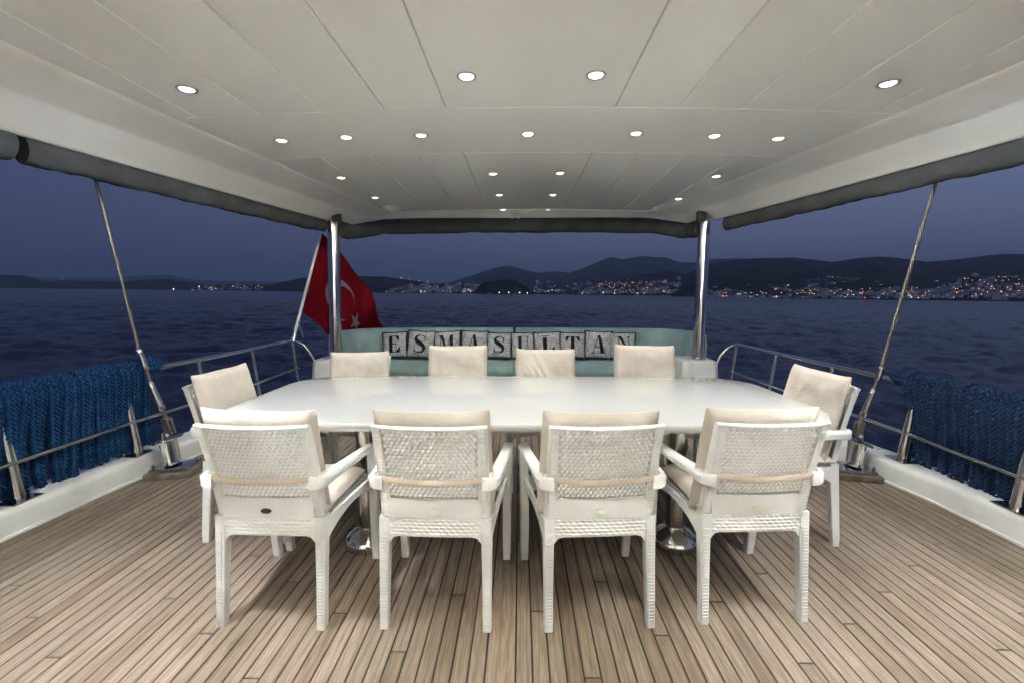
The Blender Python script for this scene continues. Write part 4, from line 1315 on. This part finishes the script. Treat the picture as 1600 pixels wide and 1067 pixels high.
def pillow(px0, px1, pt, pb, ch, idx, lab):
    Yp = 6.24
    a = at((px0+px1)/2, pb, Y=Yp)
    wpx = (px1-px0)
    W = wpx*Yp/F*1.05
    H = (pb-pt)*Yp/F*1.06
    t = thing('pillow', lab, 'pillow', (a.x, Yp-0.03+0.008*(idx % 3), a.z), rnd.uniform(-0.06, 0.06), 'lettered pillows in a row on the sofa')
    g = random.Random(idx)
    tilt = R(-15)
    roll = R(g.uniform(-3.5, 3.5))
    def P(u, v, s):
        ed = max(0, (1-abs(u)**2.6))**0.55*max(0, (1-abs(v)**2.6))**0.55
        pinch = 1-0.06*(1-u*u*v*v)*(max(abs(u), abs(v))**6)
        x = u*W/2*pinch; z = v*H/2*pinch
        y = s*0.072*ed*(1+0.2*noise.noise((u*2, v*2, idx)))
        r_ = Vector((x*math.cos(roll)-z*math.sin(roll), y, x*math.sin(roll)+z*math.cos(roll)))
        return Vector((r_.x, r_.y*math.cos(tilt)-r_.z*math.sin(tilt), r_.y*math.sin(tilt)+r_.z*math.cos(tilt)+H/2))
    n = 14
    bm = bmesh.new()
    for s in (-1, 1): loft(bm, [[P(-1+2*i/n, -1+2*j/n, s) for i in range(n+1)] for j in range(n+1)], closed=False)
    bmesh.ops.remove_doubles(bm, verts=bm.verts[:], dist=1e-4)
    obj('cover', fix(bm), M['pillow'], t, True)
    edge = [(-1+2*i/n, -1) for i in range(n)]+[(1, -1+2*j/n) for j in range(n)]+[(1-2*i/n, 1) for i in range(n)]+[(-1, 1-2*j/n) for j in range(n+1)]
    bm = bmesh.new(); tube(bm, [P(u, v, -1)+Vector((0, -0.002, 0)) for u, v in edge], 0.0085, 6); obj('piping', fix(bm), M['print'], t, True)
    bm = bmesh.new()
    lw, lh = 1.16, 1.30
    for qi, q in enumerate(letter_quads(ch)):
        grid = []
        k = 5
        for i in range(k+1):
            f = i/k
            row = []
            for j in range(k+1):
                h = j/k
                A = Vector(q[0]).lerp(Vector(q[1]), h); B = Vector(q[3]).lerp(Vector(q[2]), h)
                c = A.lerp(B, f)
                row.append(P((c.x-0.5)*lw, (c.y-0.5)*lh, -1)+Vector((0, -0.0022-0.0002*qi, 0.0005)))
            grid.append(row)
        loft(bm, grid, closed=False)
    obj('letter', fix(bm), M['print'], t)
    # little corner tufts
    bm = bmesh.new()
    for u in (-1, 1):
        for v in (-1, 1):
            c = P(u, v, -1); tube(bm, [c, c+Vector((u*0.008, -0.004, v*0.014))], [0.008, 0.003], 6)
    obj('corner_tuft', fix(bm), M['pillow'], t)
PIL = [(600, 637, 520, 558, 'E'), (638, 680, 518, 559, 'S'), (679, 720, 519, 558, 'M'), (721, 762, 518, 558, 'A'), (761, 799, 521, 559, 'S'), (799, 835, 521, 559, 'U'), (834, 875, 520, 559, 'L'), (874, 913, 521, 559, 'T'), (913, 955, 519, 560, 'A'), (953, 991, 521, 559, 'N')]
WORDS = ['leftmost', 'second from left, with a larger frame', '', '', '', '', '', '', '', 'rightmost']
PLAB = ['grey pillow with black letter E, leftmost in the row on the sofa', 'grey pillow with black letter S between the E and M pillows', 'grey pillow with black letter M on the sofa', 'grey pillow with black letter A between the M and S pillows',
        'grey pillow with black letter S between the A and U pillows', 'grey pillow with black letter U on the sofa', 'grey pillow with black letter L on the sofa', 'grey pillow with black letter T on the sofa',
        'grey pillow with black letter A between the T and N pillows', 'grey pillow with black letter N, rightmost in the row on the sofa']
for i, (p, lab) in enumerate(zip(PIL, PLAB)): pillow(p[0], p[1], p[2], p[3], p[4], i, lab)

# ================================================================== flag
base = at(458, 530, Y=5.32); tip = at(505, 352, Y=5.95)
fl = thing('flag_staff', 'white flag staff leaning aft from the left rail corner', 'flagpole', base)
bm = bmesh.new(); tube(bm, [Vector((0, 0, 0)), (tip-base)*0.5, (tip-base)*1.08], [0.02, 0.018, 0.014], 12); obj('staff', fix(bm), M['boat_white'], fl, True, 50)
bm = bmesh.new(); tube(bm, [Vector((0, 0, -0.03)), (tip-base)*0.06], 0.027, 12); obj('socket', fix(bm), M['steel'], fl, True, 50)
bm = bmesh.new(); tube(bm, [at(474, 527, Y=5.4)-base, at(467, 506, Y=5.5)-base], 0.012, 8); obj('brace', fix(bm), M['steel'], fl, True, 50)
bm = bmesh.new(); tube(bm, [at(503, 360, Y=5.93)-base, at(487, 420, Y=5.74)-base, at(465, 500, Y=5.45)-base], 0.007, 6); obj('halyard', fix(bm), M['boat_white'], fl, True)
HT, HB = at(503, 364, Y=5.93), at(471, 487, Y=5.55)
FT, FB = at(604, 520, Y=7.0), at(572, 578, Y=6.95)
def FP(s, t_, off=0.0):
    """s along the hoist (0 top), t along the fly"""
    p = HT.lerp(HB, s).lerp(FT.lerp(FB, s), t_)
    bulge = 0.10*math.sin(PI*min(1, t_*1.0))*(1-0.8*s)
    wv_ = math.sin(t_*11.0+s*3.2)*0.12*t_**0.6+math.sin(t_*21-s*4)*0.04*t_
    fold = 0.045*math.sin(t_*13+s*5.5)*t_
    return p+Vector((bulge+wv_*0.35+fold, -wv_*1.25-off, bulge*0.55+fold*0.6))
fo = HT.copy()
flag = thing('flag', 'red flag with white crescent and star drooping from the left staff', 'flag', fo)
bm = bmesh.new(); n = 34
loft(bm, [[FP(j/n, i/n)-fo for i in range(n+1)] for j in range(n+1)], closed=False)
cl = obj('cloth', fix(bm), M['flag_red'], flag, True)
md = cl.modifiers.new('thick', 'SOLIDIFY'); md.thickness = 0.002; md.offset = 0
def flag_patch(name, quads):
    bm = bmesh.new()
    for off in (0.006, -0.006):
        for q in quads:
            k = 3
            grid = []
            for i in range(k+1):
                row = []
                for j in range(k+1):
                    A = Vector(q[0]).lerp(Vector(q[1]), j/k); B = Vector(q[3]).lerp(Vector(q[2]), j/k)
                    c = A.lerp(B, i/k)
                    row.append(FP(c.y, c.x, off)-fo)
                grid.append(row)
            loft(bm, grid, closed=False)
    obj(name, fix(bm), M['flag_white'], flag, True)
asp = 1/1.5
cx, cr, ir, dx = 0.5*asp, 0.25, 0.2, 0.0625
cres = []
nseg = 24
a0 = 0.42
def cpt(r, c, a): return ((c+r*math.cos(a)*asp), 0.5+r*math.sin(a))
for k in range(nseg):
    f0, f1 = k/nseg, (k+1)/nseg
    o0, o1 = a0+(2*PI-2*a0)*f0, a0+(2*PI-2*a0)*f1
    b0 = math.atan2(cr*math.sin(a0), cr*math.cos(a0)-dx)
    i0, i1 = b0+(2*PI-2*b0)*f0, b0+(2*PI-2*b0)*f1
    cres.append([cpt(cr, cx, o0), cpt(cr, cx, o1), cpt(ir, cx+dx*asp, i1), cpt(ir, cx+dx*asp, i0)])
flag_patch('crescent', cres)
star = []
sx, sr = cx+0.40*asp, 0.125
for k in range(5):
    a = PI+2*PI*k/5
    p_ = lambda r, an: (sx+r*math.cos(an)*asp, 0.5+r*math.sin(an))
    star.append([p_(0, 0), p_(sr*0.382, a-PI/5), p_(sr, a), p_(sr*0.382, a+PI/5)])
flag_patch('star', star)

# ================================================================== far town, boats, lamps
def house_mesh(w_, d_, h_, mm, lit):
    bm = bmesh.new()
    box(bm, (0, 0, h_/2-2), (w_, d_, h_+4))
    box(bm, (0, 0, h_+0.25), (w_*1.04, d_*1.04, 0.5))
    if lit >= 0: box(bm, (w_*0.18, 0.1, h_+1.4), (w_*0.4, d_*0.5, 2.4))
    nb = len(bm.faces)
    nx = max(2, int(w_/4)); nz = max(1, int(h_/3.2))
    for i in range(nx):
        for j in range(nz):
            x = -w_/2+(i+0.5)*w_/nx; z = (j+0.5)*h_/nz
            box(bm, (x, -d_/2-0.05, z), (w_/nx*0.42, 0.3, h_/nz*0.5))
    bm.faces.ensure_lookup_table()
    fs = bm.faces[:]
    for k, f in enumerate(fs):
        if k >= nb: f.material_index = 2 if (lit > 0 and ((k-nb)//6) % 5 == lit) else 1
    me = bpy.data.meshes.new('house')
    bm.to_mesh(me); bm.free()
    for q in (mm, M['window'], M['lit']): me.materials.append(q)
    return me
hg = random.Random(5)
HM = [house_mesh(9, 8, 6, M['house'], -1), house_mesh(13, 9, 7, M['house'], -1), house_mesh(11, 9, 9, M['house'], -1), house_mesh(16, 10, 9, M['house'], 2), house_mesh(9, 9, 6, M['house_tone'], 3), house_mesh(20, 11, 8, M['house'], 0), house_mesh(26, 12, 7, M['house_tone'], -1)]
def houses(n, key, xr, yr, label, group, sc=(0.8, 1.2), big=False):
    for _ in range(n):
        for _try in range(20):
            px = hg.uniform(*xr); py = hg.uniform(*yr)
            tab = HILLS[key][0]
            if tab[0][0] < px < tab[-1][0] and py > lerp_tab(tab, px)+1.0: break
        p = on_hill(key, px, py)
        hm = hg.choice((3, 5, 6, 2)) if big else hg.randrange(len(HM))
        o = obj('house', HM[hm], None)
        look = ('small white', 'low white', 'tall white', 'large white', 'small grey', 'long white', 'long grey')[hm]
        row = 'upper row' if py < (yr[0]+yr[1])/2 else 'lower row'
        o.location = p
        o.rotation_euler = (0, 0, math.atan2(-p.x, p.y)+hg.uniform(-0.6, 0.6))
        s = hg.uniform(*sc); o.scale = (s, s, s)
        tag(o, look+' '+label[label.index('house'):]+', '+row, 'house', group)
def lamps(pts, key, label, group, m, r=1.0, post=5.0, name='street_lamp'):
    for px, py in pts:
        p = on_hill(key, px, py) if key else at(px, py, Y=1250)
        bm = bmesh.new()
        me = LM.get((m.name, r))
        if me is None:
            bmesh.ops.create_icosphere(bm, subdivisions=1, radius=r); bmesh.ops.translate(bm, vec=(0, 0, post), verts=bm.verts[:])
            nb = len(bm.faces)
            box(bm, (0, 0, post/2-1), (0.3, 0.3, post)); bm.faces.ensure_lookup_table()
            for k, f in enumerate(bm.faces): f.material_index = 0 if k < nb else 1
            me = bpy.data.meshes.new('street_lamp'); bm.to_mesh(me); bm.free(); me.materials.append(m); me.materials.append(M['window'])
            LM[(m.name, r)] = me
        o = obj(name, me, None); o.location = p
        tag(o, label, 'street lamp', group)
LM = {}
houses(34, 'shore_left', (622, 745), (445, 457), 'pale flat roofed house on the white waterfront left of the wooded islet', 'houses of the white waterfront', (0.9, 1.3), True)
houses(60, 'mid', (905, 1080), (443, 459), 'small pale house in the town below the mountain', 'houses of the town below the mountain', (0.8, 1.3))
houses(26, 'mount', (835, 925), (441, 459), 'tiny pale house on the low slope right of the wooded islet', 'houses right of the islet', (0.9, 1.4))
houses(34, 'right', (1262, 1345), (433, 452), 'small pale house in the cluster on the dark ridge', 'house cluster on the dark ridge', (0.55, 0.85))
houses(62, 'right', (1110, 1490), (452, 467), 'pale house along the marina shore on the right', 'houses along the marina shore', (0.55, 0.9))
houses(66, 'right_town', (1470, 1620), (430, 466), 'white house stacked on the hillside at the right end of the bay', 'white houses on the right hillside', (0.5, 0.8))
houses(14, 'left_low', (310, 430), (447, 455), 'dim house on the low shore left of the flag', 'houses on the low left shore', (0.8, 1.2))
# lamps
lamps([(627, 436.5), (640, 437.5), (655, 439), (668, 440.5), (680, 442), (692, 444), (703, 445.5), (713, 447)], 'flag', 'small orange lamp on the road descending the headland beside the flag', 'lamps on the headland road', M['lamp_orange'], 1.3)
lamps([(271, 450.5), (311, 449.5), (292, 448.5)], 'left_low', 'bright warm lamp on the low shore left of the flag', 'bright lamps on the low left shore', M['lamp_white'], 2.2)
lamps([(775+17*k+hg.uniform(-4, 4), 459.3) for k in range(9)], 'islet', 'white quay lamp at the foot of the wooded islet', 'quay lamps by the islet', M['lamp_white'], 1.2, 3.0) if False else None
lamps([(780, 459.2), (795, 459), (812, 459.3), (824, 459.6)], 'islet', 'white quay lamp at the foot of the wooded islet', 'quay lamps by the islet', M['lamp_white'], 1.2, 3.0)
lamps([(hg.uniform(930, 1085), hg.uniform(443, 453)) for _ in range(34)], 'mid', 'orange street lamp in the town below the mountain', 'orange lamps of the town', M['lamp_orange'], 0.9, 7)
lamps([(hg.uniform(905, 1085), hg.uniform(454, 460)) for _ in range(26)], 'mid', 'white waterfront lamp below the mountain town', 'waterfront lamps of the town', M['lamp_white'], 0.5, 5)
lamps([(hg.uniform(1100, 1480), hg.uniform(454, 467)) for _ in range(30)], 'right', 'white lamp along the marina shore on the right', 'lamps along the marina', M['lamp_white'], 0.5, 5)
lamps([(hg.uniform(1110, 1500), hg.uniform(450, 463)) for _ in range(26)], 'right', 'orange lamp along the marina shore on the right', 'orange lamps along the marina', M['lamp_orange'], 0.55, 6)
lamps([(hg.uniform(1490, 1610), hg.uniform(436, 462)) for _ in range(24)], 'right_town', 'orange lamp among the white houses on the right hillside', 'orange lamps of the right hillside', M['lamp_orange'], 0.55, 6)
lamps([(hg.uniform(320, 470), hg.uniform(448, 454)) for _ in range(16)], 'left_low', 'tiny dim lamp on the low shore left of the flag', 'tiny lamps on the left shore', M['lamp_orange'], 1.1, 5)
lamps([(53, 434.5), (97, 436)], 'far_left', 'lone lamp on the far range at the left edge', 'lone lamps on the far range', M['lamp_white'], 3.4, 8)

# beyond the houses one can count, the towns go on as specks: one mass of little houses and windows
def far_town(spec, label):
    bm = bmesh.new()
    for key, n, xr, yr, s0 in spec:
        tab = HILLS[key][0]
        for _ in range(n):
            px = hg.uniform(*xr); py = yr[1]-(yr[1]-yr[0])*abs(hg.gauss(0, 0.45))
            if not (tab[0][0] < px < tab[-1][0]) or py < lerp_tab(tab, px)+1.0: continue
            p = on_hill(key, px, py)
            s_ = s0*hg.uniform(0.6, 1.3)
            nb = len(bm.faces)
            box(bm, (p.x, p.y, p.z+s_*2), (s_*hg.uniform(6, 11), s_*7, s_*5), 0, (0, 0, hg.uniform(-0.6, 0.6)))
            bm.faces.ensure_lookup_table()
            m_ = 0 if hg.random() < 0.7 else 1
            for f in bm.faces[nb:]: f.material_index = m_
            if hg.random() < 0.30:
                nb = len(bm.faces)
                r = s_*hg.uniform(0.5, 0.95)
                box(bm, (p.x+hg.uniform(-3, 3)*s_, p.y-s_*6, p.z+s_*hg.uniform(1.5, 4)), (r, r, r))
                bm.faces.ensure_lookup_table()
                m_ = 2 if hg.random() < 0.55 else 3
                for f in bm.faces[nb:]: f.material_index = m_
    o = obj('far_town', bm, [M['house'], M['house_tone'], M['lamp_orange'], M['lamp_white']])
    tag(o, label, kind='stuff')
far_town([('mount', 90, (835, 940), (436, 459), 1.5), ('mid', 240, (905, 1090), (440, 460), 1.25), ('shore_left', 120, (605, 760), (444, 458), 1.4)], 'specks of houses and lights of the town below the mountain')
far_town([('right', 330, (1100, 1500), (446, 468), 0.8), ('right', 60, (1262, 1345), (433, 454), 0.8), ('right_town', 260, (1460, 1640), (429, 467), 0.7), ('left_low', 60, (300, 480), (446, 455), 1.2)], 'specks of houses and lights of the towns along the bay')

# moored boats with masts
def boat_thing(px, py, D, ln, lab, mast=True):
    p = at(px, py, Y=D)
    t = thing('sailing_boat' if mast else 'motor_boat', lab, 'boat', (p.x, D, sea_z(p.x)), hg.uniform(-0.6, 0.6), 'boats moored off the town')
    rings = []
    for f, k in ((0, 0.55), (0.25, 0.9), (0.55, 1.0), (0.8, 0.75), (0.95, 0.3), (1.0, 0.05)):
        x = (f-0.5)*ln; wd = ln*0.14*k; sh = ln*0.09*(1+0.5*f*f)
        rings.append([Vector((x, -wd, sh)), Vector((x, -wd*0.7, -0.4)), Vector((x, wd*0.7, -0.4)), Vector((x, wd, sh))])
    bm = bmesh.new(); loft(bm, rings); obj('hull', fix(bm), M['boat_white'], t)
    bm = bmesh.new(); box(bm, (-ln*0.08, 0, ln*0.13), (ln*0.4, ln*0.17, ln*0.07), ln*0.012); obj('cabin', bm, M['boat_white'], t)
    if mast:
        bm = bmesh.new(); tube(bm, [(0.02*ln, 0, ln*0.1), (0.02*ln, 0, ln*1.15)], 0.12, 6); obj('mast', fix(bm), M['boat_white'], t)
for k, (px, D, ln, mast) in enumerate(((698, 1350, 18, False), (765, 1200, 15, True), (805, 1180, 14, True), (1036, 900, 16, True), (1075, 850, 13, True), (1130, 780, 12, False), (1165, 760, 11, True), (1205, 760, 12, True), (1250, 740, 13, False), (1300, 730, 11, True), (1560, 640, 22, False))):
    boat_thing(px, 463, D, ln, ['white motor yacht lying before the white waterfront', 'sailing boat with bare mast at the left foot of the wooded islet', 'sailing boat with bare mast at the right foot of the wooded islet', 'white sailing boat anchored alone left of the right pole',
        'dark sailing boat just left of the right pole', 'small white motor boat just right of the right pole', 'sailing boat at the left end of the marina', 'sailing boat second along the marina from the right pole', 'small motor boat before the marina quay', 'sailing boat at the left end of the breakwater', 'long white motor boat at the far right of the breakwater'][k], mast)
# breakwater / floating pier in front of the marina
bm = bmesh.new()
a, b = at(1215, 468, Y=700), at(1720, 474, Y=560)
n = 40
for k in range(n):
    p = a.lerp(b, (k+0.5)/n)
    hh = 1.0+0.4*hg.random()
    box(bm, (p.x, p.y, sea_z(p.x)+hh/2), ((b-a).length/n*0.82, 4.5, hh), 0.1, (0, 0, math.atan2(b.y-a.y, b.x-a.x)))
o = obj('breakwater', bm, M['bark']); tag(o, 'long dark breakwater in front of the right hand town', 'breakwater')
# pines on the islet
def tree(p, h, seed):
    g = random.Random(seed)
    t = thing('pine_tree', 'dark pine on the wooded islet before the town', 'tree', p, 0, 'pines on the islet')
    bm = bmesh.new(); tube(bm, [(0, 0, -1), (0.1, 0, h*0.5), (0, 0, h*0.8)], [0.4, 0.25, 0.12], 6); obj('trunk', fix(bm), M['bark'], t)
    bm = bmesh.new()
    for _ in range(60):
        z = h*(0.3+0.7*g.random()); r = h*0.34*(1.15-z/h)*g.random()**0.5+0.2; a = g.uniform(0, 2*PI)
        c = Vector((r*math.cos(a), r*math.sin(a), z)); s = h*g.uniform(0.05, 0.10)
        u = Vector((g.gauss(0, 1), g.gauss(0, 1), g.gauss(0, 1))).normalized(); v = u.orthogonal().normalized(); w2 = u.cross(v)
        vs = [bm.verts.new(c+q) for q in (v*s, w2*s, -v*s, -w2*s)]
        bm.faces.new(vs)
    obj('crown', bm, M['tree_leaf'], t)
for k in range(30):
    px = hg.uniform(746, 826); tab = HILLS['islet'][0]
    py = lerp_tab(tab, px)+abs(hg.gauss(0, 4))+0.5
    tree(on_hill('islet', px, min(py, 458)), hg.uniform(6, 12), k)

# ================================================================== evening haze
bm = bmesh.new()
box(bm, (0, 0, 0), (1, 1, 1))
hz = bpy.data.materials.new('haze')
hz.use_nodes = True
hz.node_tree.nodes.clear()
_o = hz.node_tree.nodes.new('ShaderNodeOutputMaterial')
_v = hz.node_tree.nodes.new('ShaderNodeVolumePrincipled')
_v.inputs['Color'].default_value = (0.68, 0.81, 1.0, 1)
_v.inputs['Density'].default_value = 0.00014
hz.node_tree.links.new(_v.outputs[0], _o.inputs['Volume'])
o = obj('haze', bm, hz)
o.scale = (44000, 44000, 1000)
o.location = (0, 0, -140+500)
o['kind'] = 'stuff'
